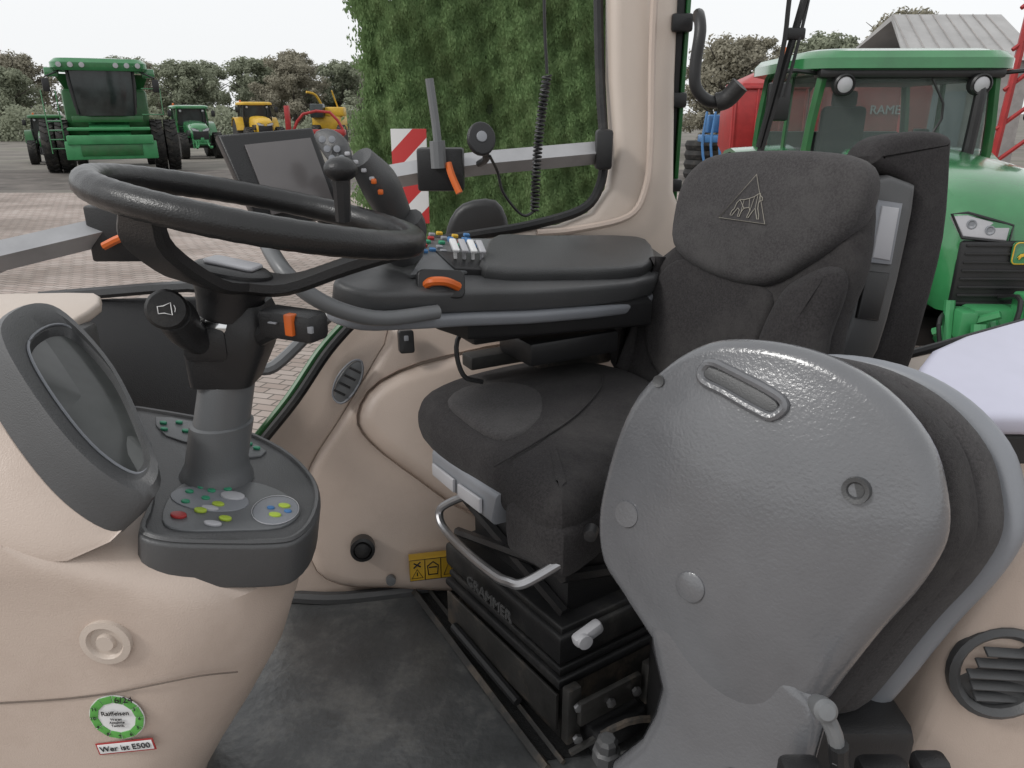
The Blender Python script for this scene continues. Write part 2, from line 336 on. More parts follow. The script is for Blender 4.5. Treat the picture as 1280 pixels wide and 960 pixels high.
part('side_rail',cat(tube([(-1102,1500,-300),(-1034,1500,-271),(-887,1650,-242),(-820,1700,-232)],.030,0,4,mm=True,up=(0,.7,.7)),tube([(-320,1700,-141),(-178,1720,-118),(-72,1740,-106),(219,1850,-87)],.026,0,4,mm=True,up=(0,.7,.7))),alu,rl)
part('rail_clamp',cat(box((-.86,1.64,-.245),(.11,.05,.12),.006),box((-.155,1.69,-.115),(.10,.05,.09),.006),box((.215,1.83,-.08),(.04,.04,.09),.008)),black,rl)
part('clamp_lever',cat(tube([(-875,1600,-268),(-835,1600,-250),(-805,1600,-245)],.009,3,8,mm=True),tube([(-136,1650,-100),(-128,1640,-125),(-112,1630,-160)],.008,3,8,mm=True)),orange,rl,label='orange clamping lever')
part('antenna_pole',cat(tube([(-170,1650,67),(-160,1650,-20),(-156,1650,-75)],.009,2,10,mm=True),tube([(-158,1650,-55),(-156,1650,-110)],.017,0,10,mm=True)),greytube,rl)
ph=thing('phone_holder','small black round phone holder clamped on the side rail','phone holder',(-.07,1.65,-.1))
part('holder_disc',cat(slab(ell(.030,.034,20),(-.061,1.60,-.048),(.95,.3,0),(-.1,.2,1),.015,.005),tube([(-61,1612,-60),(-55,1660,-90),(-72,1700,-104)],.008,3,8,mm=True)),black,ph)
part('holder_lens',slab(ell(.011,.011,16),(-.061,1.598,-.044),(.95,.3,0),(-.1,.2,1),.006,.001),bgrey,ph)
h=[]
for i in range(420):
    t=i/420;a=t*2*math.pi*34
    c=V((.074,1.70,.075)).lerp(V((.052,1.70,-.205)),t)+V((-.006*math.sin(t*3),0,0));h.append(c+V((math.cos(a)*.0085,math.sin(a)*.0085,0)))
part('coiled_cord',cat(tube([(62,1720,600),(66,1705,220),(74,1700,78)],.0035,5,6,mm=True),tube(h,.0026,0,5),tube([(52,1700,-205),(30,1690,-215),(9,1680,-201),(-20,1660,-160),(-31,1650,-118),(-46,1605,-83)],.0032,5,6,mm=True)),black,None,label='black coiled cable hanging beside the window',catg='cable')
part('ceiling_cable',tube([(20,1700,340),(55,1700,262),(90,1700,258),(130,1700,300),(160,1700,400)],.004,5,6,mm=True),black,cab)
# ================================================================ STEERING
st=thing('steering_column','black steering wheel with spinner knob on grey column','steering wheel',(-.41,.93,-.49))
WC=V((-.307,.93,-.112));e1=V((.98,0,-.21)).normalized();e2=V((-.02,1,-.075));e2=(e2-e1*e2.dot(e1)).normalized();en=e1.cross(e2)
RW=.187
rim=[WC+(e1*math.cos(2*math.pi*i/144)+e2*math.sin(2*math.pi*i/144))*RW for i in range(144)]
part('wheel_rim',tube(rim,.0168,0,18,closed=True,rad=[.0168+.0003*math.sin(i*math.pi/1.5) for i in range(144)]),leather,st)
HB=WC-en*.085+V((-.027,0,0))
sp=[]
for ang in (249,8):
    a=math.radians(ang);d=e1*math.cos(a)+e2*math.sin(a);q=en.cross(d)
    pa=[HB+d*.02,HB+d*.07+en*.006,HB+d*.14+en*.045,WC+d*RW-en*.008]
    pa=catmull(pa,4,False);R=[]
    for i,pp in enumerate(pa):
        t=i/(len(pa)-1);w=.052-.026*t;tt=(pa[min(i+1,len(pa)-1)]-pa[max(i-1,0)]).normalized();nn=q.cross(tt)
        R.append([pp+q*w+nn*.003,pp+q*w*.8+nn*.009,pp-q*w*.8+nn*.009,pp-q*w+nn*.003,pp-q*w-nn*.007,pp+q*w-nn*.007])
    sp.append(loft(R))
part('wheel_spoke',cat(*sp),black,st)
part('wheel_hub',lathe([(.02,-.055),(.036,-.05),(.042,-.02),(.050,.0),(.048,.012),(.042,.016),(0,.017)],HB,en,24),black,st)
part('hub_cover',slab(rr(.062,.05,.008),HB+en*.022,e1,e2,.006,.003),palegrey,st,label='silver hub cover plate')
part('spinner_knob',cat(ball((-.222,1.0,-.068),.020,(1.1,1.1,.8)),tube([(-222,1000,-78),(-224,1003,-135)],.008,0,8,mm=True,rad=[.012,.010])),black,st)
CT=V((-.362,.93,-.27));CB=V((-.415,.93,-.478));cd=(CB-CT).normalized()
part('chrome_collar',lathe([(.034,0),(.036,.006),(.034,.014)],HB-en*.052,-en,24),chrome,st)
part('column_shroud',cat(loft([[CT+V((x*s,y*s,0))+cd*d for x,y in rr(.10,.09,.02)] for s,d in ((.75,-.045),(1,-.02),(1,.02),(.8,.065))]),box(CT+V((-.02,-.02,.0)),(.06,.06,.05),.012)),black,st)
part('column_tube',loft([[CT+cd*d+V((math.cos(a)*r,math.sin(a)*r,0)) for a in [2*math.pi*k/28 for k in range(28)]] for r,d in ((.036,.055),(.037,.12),(.037,.125),(.0415,.127),(.0415,.185),(.046,.20),(.052,.212),(.054,.225))]),mgrey,st,label='smooth grey telescopic column tube')
sl=part('horn_stalk',tube([CT+V((-.005,-.01,-.02)),V((-.394,.88,-.257)),V((-.394,.85,-.226)),V((-.392,.835,-.217))],.02,4,16,rad=[.014,.020,.023,.021]),black,st)
vd=V((.42,-.84,.22)).normalized();hax=V((0,0,1)).cross(vd).normalized();hay=vd.cross(hax);ho=V((-.390,.818,-.208))
part('horn_button',cat(lathe([(.022,-.012),(.023,-.004),(.020,.002),(0,.003)],ho,vd)),rubber,sl)
ho2=ho+vd*.004
part('horn_symbol',cat(tube([ho2-hax*.009-hay*.004,ho2-hax*.003-hay*.004,ho2+hax*.005-hay*.007,ho2+hax*.005+hay*.007,ho2-hax*.003+hay*.004,ho2-hax*.009+hay*.004],.0007,0,4,closed=True),tube([ho2+hax*.008-hay*.004,ho2+hax*.009,ho2+hax*.008+hay*.004],.0005,2,4)),white,sl)
sr=part('indicator_stalk',cat(tube([CT+V((.02,-.01,-.01)),V((-.315,.90,-.262)),V((-.29,.885,-.248))],.013,3,10),box((-.262,.862,-.237),(.082,.038,.036),.009,Matrix.Rotation(-.45,3,'Z'))),black,st)
part('orange_switch',box((-.258,.840,-.232),(.012,.012,.026),.002,Matrix.Rotation(-.45,3,'Z')),orange,sr)
part('switch_symbol',cat(box((-.282,.848,-.232),(.012,.004,.002),.0005,Matrix.Rotation(-.45,3,'Z')),box((-.235,.832,-.236),(.01,.004,.008),.0005,Matrix.Rotation(-.45,3,'Z'))),bgrey,sr)
# ================================================================ FRONT CONSOLE
dash=thing('front_console','beige moulded front console with grey control panel and display','dashboard',(-.6,.95,-1.1))
base=[(-1.05,.725),(-.85,.725),(-.7,.725),(-.55,.725),(-.45,.727),(-.38,.738),(-.325,.765),(-.285,.81),(-.268,.87),(-.285,.94),(-.34,1.01),(-.45,1.09),(-.65,1.15),(-1.05,1.15)]
def cring(z,dx,iy=0):
    r=[]
    for x,y in base:
        k=max(0,(x+.6)/.33);r.append(V((x+dx*k,.93+(y-.93)*(1-iy),z)))
    return r
levels=[(-.456,-.31,.10),(-.464,-.28,.02),(-.482,-.21,0),(-.505,-.13,0),(-.525,-.06,.01),(-.56,-.022,.0),(-.62,-.032,0),(-.70,-.06,0),(-.78,-.105,0),(-.86,-.155,0),(-.94,-.20,0),(-1.02,-.235,0),(-1.1,-.26,0)]
rings=[]
for z,dx,iy in levels: rings.append(catmull(cring(z,dx,iy),3))
part('console_body',loft(rings),beige,dash)
part('body_seam',tube([(-1000,724,-700),(-625,724,-680),(-506,724,-668),(-440,726,-655),(-385,739,-652),(-348,762,-666)],.0012,4,6,mm=True),seamm,dash)
part('body_plug',lathe([(.030,-.004),(.030,.003),(.022,.004),(.019,-.001),(.012,-.001),(.010,.004),(0,.004)],(-.481,.724,-.589),(0,-1,0),28),beige_l,dash)
pax=V((.98,0,-.17));pay=V((0,1,0));po=V((-.40,.93,-.476))
pan=[(-.215,.17),(-.18,.176),(-.09,.172),(-.03,.155),(.05,.108),(.105,.05),(.136,-.01),(.146,-.075),(.138,-.125),(.112,-.146),(.03,-.168),(-.015,-.174),(-.045,-.160),(-.062,-.10),(-.12,.03),(-.18,.12)]
pn=part('control_panel',slab(pan,po,pax,pay,.062,.005,sm=3,seg=4),dgrey,dash,label='dark grey control panel with coloured buttons')
pu=pax.normalized().cross(pay)
part('panel_rim',tube([po+pu*.001+pax.normalized()*(a*.955+.0005)+pay*(b*.955) for a,b in pan],.004,3,6,closed=True),dgrey,pn)
part('panel_inlay',slab([(-.035,-.03),(.02,-.01),(.06,-.01),(.105,-.035),(.122,-.07),(.108,-.108),(.06,-.128),(.0,-.145),(-.03,-.13),(-.045,-.07)],po+pu*.003,pax,pay,.004,.0015,sm=3),mgrey,pn)
part('panel_recess',slab([(-.16,.145),(-.10,.15),(-.02,.12),(.03,.09),(.01,.06),(-.06,.075),(-.12,.09)],po+pu*.003,pax,pay,.004,.0015,sm=2),mgrey,pn)
part('button_field',cat(slab(ell(.05,.030,24,.005,-.068),po+pu*.0045,pax,pay,.003,.001),slab(ell(.028,.036,24,.092,-.072),po+pu*.0045,pax,pay,.003,.001)),lgrey,pn)
def btn(us,m,nm,r=.007,ry=.0045,rot=0):
    part(nm,cat(*[slab(ell(r,ry,12),po+pu*.007+pax*u+pay*v,pax,pay,.004,.0012) for u,v in us]),m,pn)
btn([(-.015,-.118)],red,'red_button',.010,.007)
btn([(-.025,-.06),(-.015,-.045),(-.02,-.085),(0,-.07),(0,-.05),(.018,-.04),(-.14,.125),(-.12,.135),(-.10,.11),(-.13,.105),(.0,.1),(.015,.09)],bgreen,'green_button',.0055,.004)
btn([(.005,-.10),(.04,-.11),(.10,-.06),(.095,-.085),(.02,-.08)],byel,'lime_button',.008,.005)
btn([(.03,-.055)],palegrey,'white_dial',.016,.010)
btn([(.014,-.092),(.03,-.125)],palegrey,'white_button',.011,.005)
btn([(.108,-.072),(.085,-.07)],blue,'blue_button',.005,.0035)
part('panel_line',cat(tube([po+pu*.005+pax*a+pay*b for a,b in ell(.029,.037,24,.092,-.072)],.0005,0,4,closed=True)),palegrey,pn)
bz=[V(p)*.001 for p in [(-640,900,-248),(-649,980,-247),(-621,1000,-267),(-529,930,-322),(-441,820,-381),(-417,782,-409),(-436,764,-422),(-488,770,-388),(-549,800,-331),(-612,850,-270)]]
bz=catmull(bz,5);bc=sum(bz,V((0,0,0)))/len(bz)
bn=V((0,0,0))
for i in range(len(bz)): bn+=(bz[i]-bc).cross(bz[(i+1)%len(bz)]-bc)
bn.normalize()
if bn.x<0:bn=-bn
gcn=bc+V((.010,.010,-.003))
def sc(k,off,E=V((0,0,0)),c0=None):
    c0=c0 or bc
    return [c0+(p-bc)*k+bn*off+E for p in bz]
pod=part('display_housing',loft([sc(.90,-.045),sc(1.0,-.034,V((-.014,-.012,-.008))),sc(1.05,-.036,V((-.03,-.02,-.012))),sc(1.08,-.04,V((-.07,-.03,-.02))),sc(1.1,-.03,V((-.14,-.03,-.03))),sc(1.1,-.03,V((-.3,0,-.04)))]),beige,dash)
bzl=part('display_bezel',loft([sc(1.0,-.036,V((-.014,-.012,-.010))),sc(1.035,-.014,V((-.004,-.004,-.003))),sc(1.03,.002),sc(.97,.012),sc(.88,.012),sc(.76,.0,c0=gcn),sc(.69,-.014,c0=gcn)],caps=False),dgrey,dash)
part('display_glass',loft([sc(.73,-.009,c0=gcn),sc(.5,-.008,c0=gcn),sc(.1,-.007,c0=gcn)]),iglassm,bzl)
part('bezel_trim',tube(sc(.78,.0025,c0=gcn),.0018,0,6,closed=True),lgrey,bzl)
stk=part('inspection_sticker',lathe([(.034,0),(.034,.001),(0,.001)],(-.489,.7255,-.703),(0,-1,0),36),white,dash,label='round green and white inspection sticker')
SO=V((-.489,.7235,-.703));SX=V((1,0,.05));SY=V((-.05,0,1))
part('sticker_ring',cat(*[slab([(math.cos(a)*.0335,math.sin(a)*.0335),(math.cos(a+.48)*.0335,math.sin(a+.48)*.0335),(math.cos(a+.48)*.0235,math.sin(a+.48)*.0235),(math.cos(a)*.0235,math.sin(a)*.0235)],SO,SX,SY,.001,.0001) for a in [2*math.pi*k/12 for k in range(12)]]),mat('sticker_green',(.10,.35,.07),.4,var=.03),stk)
part('sticker_text',cat(text('Raiffeisen',.0092,SO+V((0,-.0015,.008)),SX,SY,.0003),text('Waren\nAnnahme\nTechnik',.0050,SO+V((0,-.0015,-.006)),SX,SY,.0003),text('6/24',.013,SO+V((.014,-.0018,.029)),SX,SY,.0003),*[text(str(k+1),.007,SO+V((math.cos(1.57-k*.5236)*.0285,-.0015,math.sin(1.57-k*.5236)*.0285)),SX,SY,.0003) for k in range(12) if k not in(0,1,11)]),black,stk)
SO2=V((-.486,.7235,-.748));A2=V((1,0,.13));B2=V((-.13,0,1))
part('sticker_strip',cat(slab([(-.037,.008),(.037,.008),(.037,-.010),(-.037,-.010)],SO2,A2,B2,.001,.0001)),red,stk)
part('strip_paper',slab([(-.035,.006),(.035,.006),(.035,-.008),(-.035,-.008)],SO2+V((0,-.0005,0)),A2,B2,.001,.0001),white,stk)
part('strip_text',text('Wer ist E500',.012,SO2+V((0,-.0015,-.001)),A2,B2,.0003),black,stk)
# ================================================================ MONITOR + ARMREST
mo=thing('monitor','black-framed touch monitor with blank grey screen on arm','monitor',(-.33,1.28,-.2))
fr=part('monitor_frame',slab3([(-445,1183,-30),(-316,1248,-20),(-272,1234,-152),(-390,1171,-176)],.045,.008,hint=(.45,-.85,.25)),black,mo)
part('monitor_screen',slab3([(-409,1193,-46),(-320,1241,-37),(-290,1231,-132),(-375,1182,-150)],.006,.001,hint=(.45,-.85,.25),lift=.004),screenm,mo)
part('monitor_arm',tube([(-350,1240,-120),(-320,1330,-180),(-260,1400,-260)],.015,4,10,mm=True),black,mo)
ar=thing('armrest_console','grey and black padded armrest console with controls','armrest',(-.05,1.45,-.45))
tray=[(-292,1215,-268),(-296,1255,-258),(-286,1326,-248),(-242,1411,-245),(-162,1517,-245),(18,1648,-264),(343,1829,-307),(310,1590,-340),(100,1405,-312),(-56,1305,-292),(-159,1240,-284),(-235,1200,-276)]
part('tray_body',slab3(tray,.045,.010,hint=(0,0,1),sm=3),dgrey,ar)
part('tray_band',slab3([(x*1.0+(-4 if x<0 else 0),y-12,z) for x,y,z in tray],.024,.008,hint=(0,0,1),sm=3,lift=-.046),lgrey,ar,label='light grey plastic band round the tray')
part('tray_underside',slab3([(-150,1360,-330),(-80,1320,-330),(60,1400,-350),(300,1560,-380),(280,1700,-360),(0,1600,-320)],.06,.01,hint=(0,0,1),ext=(0,0,-1)),black,ar)
part('armrest_pad',slab3([(-36,1575,-255),(60,1640,-265),(290,1800,-292),(325,1719,-315),(277,1580,-328),(100,1450,-305),(-50,1372,-285),(-58,1470,-268)],.035,.014,hint=(0,0,1),sm=3,lift=.020,dome=.005,seg=4),mat('armrest_leatherette',(.05,.051,.052),.40,bump=.5,bscale=400,var=.1),ar,label='padded dark grey armrest top')
pnl=part('button_panel',slab3([(-161,1500,-243),(0,1612,-260),(-60,1392,-286),(-180,1290,-272)],.008,.003,hint=(0,0,1),lift=.008),mgrey,ar)
an=V((.221,-.162,.962)).normalized()
U1=V((.86,.42,-.12)).normalized();U2=V((-.45,.87,.25)).normalized()
def ap(u,v): return V((-.11,1.45,-.262))+U1*u+U2*v+an*.014
def ab(l,m,nm,r=.0065):
    part(nm,cat(*[slab(rr(r*2,r*1.4,r*.4),ap(u,v),U1,U2,.006,.0012) for u,v in l]),m,pnl)
ab([(-.03,.06),(-.06,.02),(.03,.05)],red,'red_button')
ab([(-.045,.04),(-.015,.04),(.015,.03)],bgreen,'green_button')
ab([(0,.09),(.03,.08)],yellow,'yellow_button')
ab([(-.07,-.01),(-.05,0),(.045,.065),(.05,.03),(.06,.09)],blue,'blue_button')
ab([(-.05,.07),(-.07,.045),(.06,.055),(-.03,.015),(.0,.01),(-.02,.08),(0,.065),(-.03,-.005)],bgrey,'grey_button')
part('slider_housing',slab([(-.045,-.005),(.055,-.005),(.055,-.085),(-.035,-.085)],ap(0,0)-an*.002,U1,U2,.02,.004),black,ar)
for i in range(4):
    u=-.022+.018*i
    q=ap(u,-.045)
    part('slider',cat(tube([q,q+V((.0,-.004,.018))],.0035,0,8),slab(rr(.013,.034,.003),q+V((.0,-.008,.028)),U1,U2+an*.35,.007,.002)),white if i%2==0 else palegrey,ar)
part('slider_marker',cat(*[slab(rr(.012,.011,.002),ap(-.022+.018*i,-.045)+V((-.008,.008,.036)),U1,U2+an*.35,.006,.001) for i in (0,2)]),blue,ar)
ow=part('thumb_wheel',tube([(-152,1275,-282),(-138,1262,-272),(-114,1266,-273),(-94,1284,-286)],.008,4,8,mm=True),orange,ar,label='orange thumb wheel')
part('wheel_well',slab(rr(.085,.05,.012),(-.122,1.278,-.279),(.94,.33,-.1),(-.1,.3,1),.02,.003),black,ar)
part('round_dial',lathe([(.035,0),(.035,.012),(.028,.02),(0,.022)],(-.205,1.40,-.243),an),dgrey,ar)
jy=part('joystick',cat(tube([(-196,1350,-230),(-197,1300,-190),(-197,1230,-140),(-205,1180,-100),(-225,1150,-62)],.03,4,14,mm=True,rad=[.038,.032,.029,.030,.020]),tube([(-170,1260,-215),(-160,1240,-180),(-165,1225,-160)],.02,3,10,mm=True)),dgrey,ar,label='dark grey multifunction joystick')
part('joystick_button',cat(*[box((-.205+.008*i,1.140+.006*i,-.095-.016*i),(.008,.006,.008),.002) for i in range(2)]),orange,jy)
part('joystick_key',cat(*[box((-.238+.010*i,1.124+.006*i,-.055-.012*i),(.008,.006,.006),.002) for i in range(4)]),palegrey,jy)
kp=part('keypad',slab3([(-292,1150,-30),(-270,1150,-20),(-246,1130,-30),(-236,1120,-66),(-250,1118,-78),(-272,1125,-60)],.02,.006,sm=3,dome=.003,hint=(.3,-1,.3)),dgrey,ar)
part('keypad_button',cat(*[lathe([(.005,0),(.005,.004),(0,.005)],(-.272+.014*(i%2)+.006*(i//2),1.122,-.036-.013*(i//2)),(.2,-1,.3),10) for i in range(6)]),lgrey,kp)
part('front_guard_tube',tube([(-400,1210,-190),(-375,1165,-208),(-345,1130,-233),(-310,1125,-264),(-267,1145,-294),(-213,1190,-318),(-130,1260,-325)],.013,5,12,mm=True),greytube,ar,label='curved grey guard tube')
part('support_arm',cat(box((.02,1.48,-.395),(.28,.12,.05),.01,Matrix.Rotation(.5,3,'Z')),box((.10,1.54,-.46),(.22,.14,.05),.008,Matrix.Rotation(.5,3,'Z')),tube([(-60,1480,-380),(-110,1440,-430),(-100,1430,-500),(-60,1440,-520)],.005,5,6,mm=True)),black,ar)
part('seat_slide',cat(box((.06,1.60,-.50),(.36,.05,.03),.006,Matrix.Rotation(.5,3,'Z')),box((.14,1.66,-.53),(.2,.04,.06),.006,Matrix.Rotation(.5,3,'Z'))),dirtysteel,ar)
# ================================================================ DRIVER SEAT
ds=thing('driver_seat','dark fabric driver seat with bull emblem on suspension base','driver seat',(.12,1.35,-1.1))
S=V((.55,-.835,0)).normalized();F=V((-.835,-.55,0)).normalized();Ub=(V((0,0,1))-F*.25).normalized();nb=S.cross(Ub);bo=V((.318,1.55,-.545))
low=[(-100,-80),(-155,-20),(-172,60),(-175,117),(-138,209),(-70,274),(-35,314),(-10,420),(60,460),(310,460),(350,430),(378,312),(370,211),(380,111),(350,-20),(289,-60),(104,-80)]
bk=part('backrest',slab(low,bo,S,Ub,.08,.036,sm=3,seg=6,mm=True),fabric,ds)
part('centre_panel',slab([(0,10),(-50,60),(-75,150),(-45,240),(40,265),(190,245),(245,215),(230,100),(215,0),(120,-20)],bo+nb*.010,S,Ub,.03,.014,sm=3,seg=4,mm=True),fabric,bk)
part('side_bolster',slab([(262,240),(300,278),(340,300),(368,292),(376,250),(372,180),(380,100),(340,0),(280,0),(248,60),(240,150)],bo+nb*.034,S,Ub,.07,.036,sm=3,seg=8,mm=True,dome=.006),fabric,bk)
part('far_bolster',slab([(-60,255),(-120,215),(-160,140),(-165,60),(-140,-10),(-90,-20),(-85,60),(-95,140)],bo+nb*.022,S,Ub,.06,.024,sm=3,seg=6,mm=True),fabric,bk)
hdp=part('head_cushion',slab([(-34,285),(-52,345),(-50,415),(-15,462),(40,482),(150,492),(260,494),(335,486),(366,455),(370,403),(350,350),(291,290),(228,245),(144,234),(32,250)],bo+nb*.028,S,Ub,.075,.028,sm=3,seg=6,mm=True,dome=.010),fabric_l,ds,label='smoother dark grey head cushion')
eo=bo+nb*.0395
tri=[(158,440),(95,352),(206,352)]
em=part('bull_emblem',tube([eo+S*a*.001+Ub*b*.001 for a,b in tri],.0011,0,6,closed=True),silver,hdp,label='pale triangle outline with bull silhouette')
bull=[(112,372),(118,378),(121,391),(128,398),(140,399),(155,403),(168,408),(176,414),(182,416),(184,411),(190,408),(193,402),(186,400),(184,394),(186,384),(193,372),(196,362),(191,362),(184,374),(178,384),(172,375),(165,362),(160,362),(165,378),(160,384),(146,381),(140,372),(138,362),(133,362),(134,376),(128,380),(122,372),(116,363),(110,363)]
bull=[(156+(a-154)*.80,380+(b-386)*.88) for a,b in bull]
bl3=[eo+S*a*.001+Ub*b*.001 for a,b in bull]
part('bull_silhouette',cat(tube(bl3,.0009,0,4,closed=True),*[tube([bl3[i],bl3[j]],.0006,0,4) for i,j in ((3,25),(5,24),(6,23),(7,19),(8,13),(4,26))]),silver,em)
cu=[(-197,1441,-560),(-172,1528,-560),(-80,1625,-560),(77,1715,-560),(220,1680,-560),(320,1560,-560),(330,1380,-560),(214,1190,-560),(146,1072,-560),(78,1008,-560),(20,1060,-560),(-60,1185,-560),(-150,1330,-560)]
cs=part('seat_cushion',slab3(cu,.112,.050,hint=(0,0,1),sm=3,seg=7,dome=.012,ext=(0,0,-1),lift=.012),fabric,ds)
part('cushion_insert',slab3([(-130,1400,-560),(-85,1480,-560),(10,1490,-560),(70,1420,-560),(70,1320,-560),(20,1225,-560),(-30,1215,-560),(-95,1310,-560)],.03,.012,hint=(0,0,1),sm=3,lift=.0235,dome=.004,seg=5),fabric_l,cs)
part('cushion_seam',tube([(-30,1120,-554),(40,1180,-538),(120,1300,-536),(180,1440,-536),(200,1540,-542)],.0022,4,6,mm=True),fabric,cs)
part('cushion_side_skirt',slab3([(-10,1115,-590),(30,1040,-590),(80,1000,-590),(145,1060,-590),(260,1230,-590),(340,1380,-590),(250,1420,-590),(100,1280,-590)],.12,.040,hint=(0,0,1),sm=3,seg=6,ext=(0,0,-1)),fabric,cs)
pl_=part('pan_cover',slab3([(-160,1355,-632),(-162,1352,-692),(-34,1125,-670),(-28,1112,-604)],.06,.010,hint=(-.8,-.5,0)),lgrey,ds,label='light grey front seat pan cover with grip pockets')
part('grip_pocket',cat(slab3([(-154,1340,-655),(-154,1338,-680),(-106,1250,-672),(-106,1250,-645)],.006,.002,hint=(-.8,-.5,0),lift=.006),slab3([(-96,1232,-644),(-96,1232,-670),(-52,1152,-660),(-52,1152,-632)],.006,.002,hint=(-.8,-.5,0),lift=.006)),palegrey,pl_)
part('adjuster_bar',tube([(-40,1330,-722),(-80,1335,-722),(-140,1345,-755),(-148,1335,-778),(-128,1295,-789),(-75,1165,-757),(-27,1055,-724),(-5,1015,-708),(20,1000,-700),(80,1010,-667)],.0085,5,10,mm=True),steel,ds,label='bent bare metal adjuster bar')
A=V((-.135,1.37,0));B=V((.085,1.06,0));Cc=B+V((.36,.24,0));Dd=A+V((.36,.24,0));ctr=(A+B+Cc+Dd)/4
def fp(s,z,th,bev):
    return slab3([tuple(ctr.lerp(q,s)+V((0,0,z))) for q in (A,B,Cc,Dd)],th,bev,hint=(0,0,1),ext=(0,0,-1),mm=False,seg=3)
part('suspension_frame',cat(fp(.90,-.68,.05,.006),fp(.80,-.72,.13,.004),tube([tuple(A+V((.04,.0,-.75))),tuple(B+V((.01,.05,-.84)))],.012,0,6),tube([tuple(B+V((.0,.03,-.75))),tuple(Cc+V((-.1,-.02,-.84)))],.012,0,6),tube([tuple(A+V((.02,.0,-.83))),tuple(B+V((.01,.03,-.74)))],.010,0,6)),black,ds)
part('bellows',cat(fp(.97,-.842,.02,.008),fp(1.02,-.853,.062,.014),fp(.93,-.91,.02,.006),fp(1.0,-.922,.018,.008),fp(.92,-.935,.02,.006),fp(1.03,-.943,.022,.009)),rubber,ds)
bd=(B-A).normalized();bo_=bd.cross(V((0,0,1)))
part('bellows_lettering',text('GRAMMER',.033,A.lerp(B,.47)+V((-.008,-.006,-.884))+bo_*.008,bd,(0,0,1),.0015),letterm,ds)
part('seat_base',cat(fp(.93,-.955,.145,.005),slab3([tuple(A+V((-.006,-.004,-.975))),tuple(B+V((-.006,-.004,-.975))),tuple(B+V((-.006,-.004,-1.055))),tuple(A+V((-.006,-.004,-1.055)))],.006,.002,mm=False,hint=(-.8,-.5,0))),dirtysteel,ds)
part('base_rod',cat(tube([tuple(A.lerp(B,.1)+V((-.012,-.01,-1.04))),tuple(A.lerp(B,.72)+V((-.012,-.01,-1.065)))],.010,0,8),box(B+V((.10,.02,-1.06)),(.12,.06,.05),.006,Matrix.Rotation(.58,3,'Z')),box(B+V((.26,.14,-1.04)),(.1,.06,.08),.006,Matrix.Rotation(.58,3,'Z'))),black,ds)
part('base_bracket',cat(box(B+V((.02,-.02,-1.0)),(.03,.02,.12),.004,Matrix.Rotation(.58,3,'Z')),box(B+V((.09,.0,-.985)),(.14,.012,.05),.003,Matrix.Rotation(.58,3,'Z')),box(B+V((.20,.07,-.99)),(.10,.02,.09),.004,Matrix.Rotation(.58,3,'Z')),tube([B+V((.02,-.03,-1.08)),B+V((.12,-.02,-1.02)),B+V((.22,.03,-1.05)),B+V((.30,.08,-1.0))],.007,4,6)),dirtysteel,ds)
part('base_bolt',cat(*[lathe([(.009,0),(.009,.007),(.004,.008),(0,.008)],B+V(p),(.3,-.9,0),6) for p in ((.03,-.035,-.97),(.03,-.035,-1.04),(.09,-.008,-.985),(.14,.02,-.985),(.2,.055,-.97),(.2,.055,-1.01))]),steel,ds)
part('height_lever',cat(box((.128,1.04,-.828),(.058,.022,.024),.008,Matrix.Rotation(.5,3,'Z')@Matrix.Rotation(-.35,3,'Y')),lathe([(.013,0),(.013,.01),(0,.011)],(.12,1.03,-.833),(.4,-.9,0))),palegrey,ds,label='pale grey height lever')
part('reclaim_knob',lathe([(.012,0),(.010,.02),(0,.022)],(.125,1.02,-.615),(-.2,-.9,0)),black,ds)
co=V((.729,1.42,-.226));cx=V((.954,.301,0));cy=V((0,.0995,.995));cn=cx.normalized().cross(cy)
part('back_panel',slab([(-66,138),(-41,184),(31,197),(107,189),(119,147),(126,-2),(99,-158),(73,-263),(35,-282),(-38,-247),(0,-153),(29,0),(25,95)],co-cn*.0,cx,cy,.09,.022,sm=3,seg=5,mm=True),fabric,ds,label='fabric-covered swivel back panel')
cp=part('back_column',slab([(-78,109),(10,106),(25,85),(18,0),(-8,-153),(-45,-245),(-125,-230),(-100,-149),(-85,-58)],co+cn*.012,cx,cy,.06,.012,sm=2,seg=3,mm=True),dgrey,ds)
part('column_window',slab([(-72,77),(-10,68),(-22,-45),(-84,-36)],co+cn*.020,cx,cy,.012,.006,mm=True),lgrey,cp)
part('column_recess',slab([(-62,66),(-20,60),(-30,-36),(-72,-28)],co+cn*.0225,cx,cy,.012,.004,mm=True),palegrey,cp)
part('column_grip',slab([(-76,-52),(-22,-60),(-38,-150),(-90,-140)],co+cn*.018,cx,cy,.012,.004,mm=True),black,cp)
# ================================================================ PASSENGER SEAT (folded)
ps=thing('folded_passenger_seat','folded passenger seat with glossy grey plastic back shell','passenger seat',(.35,.95,-1.05))
D=V((.763,-.646,0)).normalized();U=V((.13,.15,.98));U=(U-D*U.dot(D)).normalized();n=D.cross(U);so=V((.119,.95,-.556))
sh=[(144,297),(200,304),(258,300),(311,283),(354,256),(388,220),(410,172),(419,134),(416,100),(402,52),(379,-3),(358,-61),(338,-120),(312,-178),(262,-205),(190,-194),(125,-150),(60,-98),(16,-60),(-3,-1),(-3,60),(7,135),(28,198),(68,251),(108,283)]
E=V((.84,.54,-.30)).normalized()
DM=.026;BV=.024
shl=part('back_shell',slab(sh,so,D,U,.055,BV,sm=3,seg=8,mm=True,ext=E,dome=DM),shellm,ps,label='glossy mid-grey plastic back shell')
PS=catmull([V((a*.001,b*.001)) for a,b in sh],3);PC=sum(PS,V((0,0)))/len(PS)
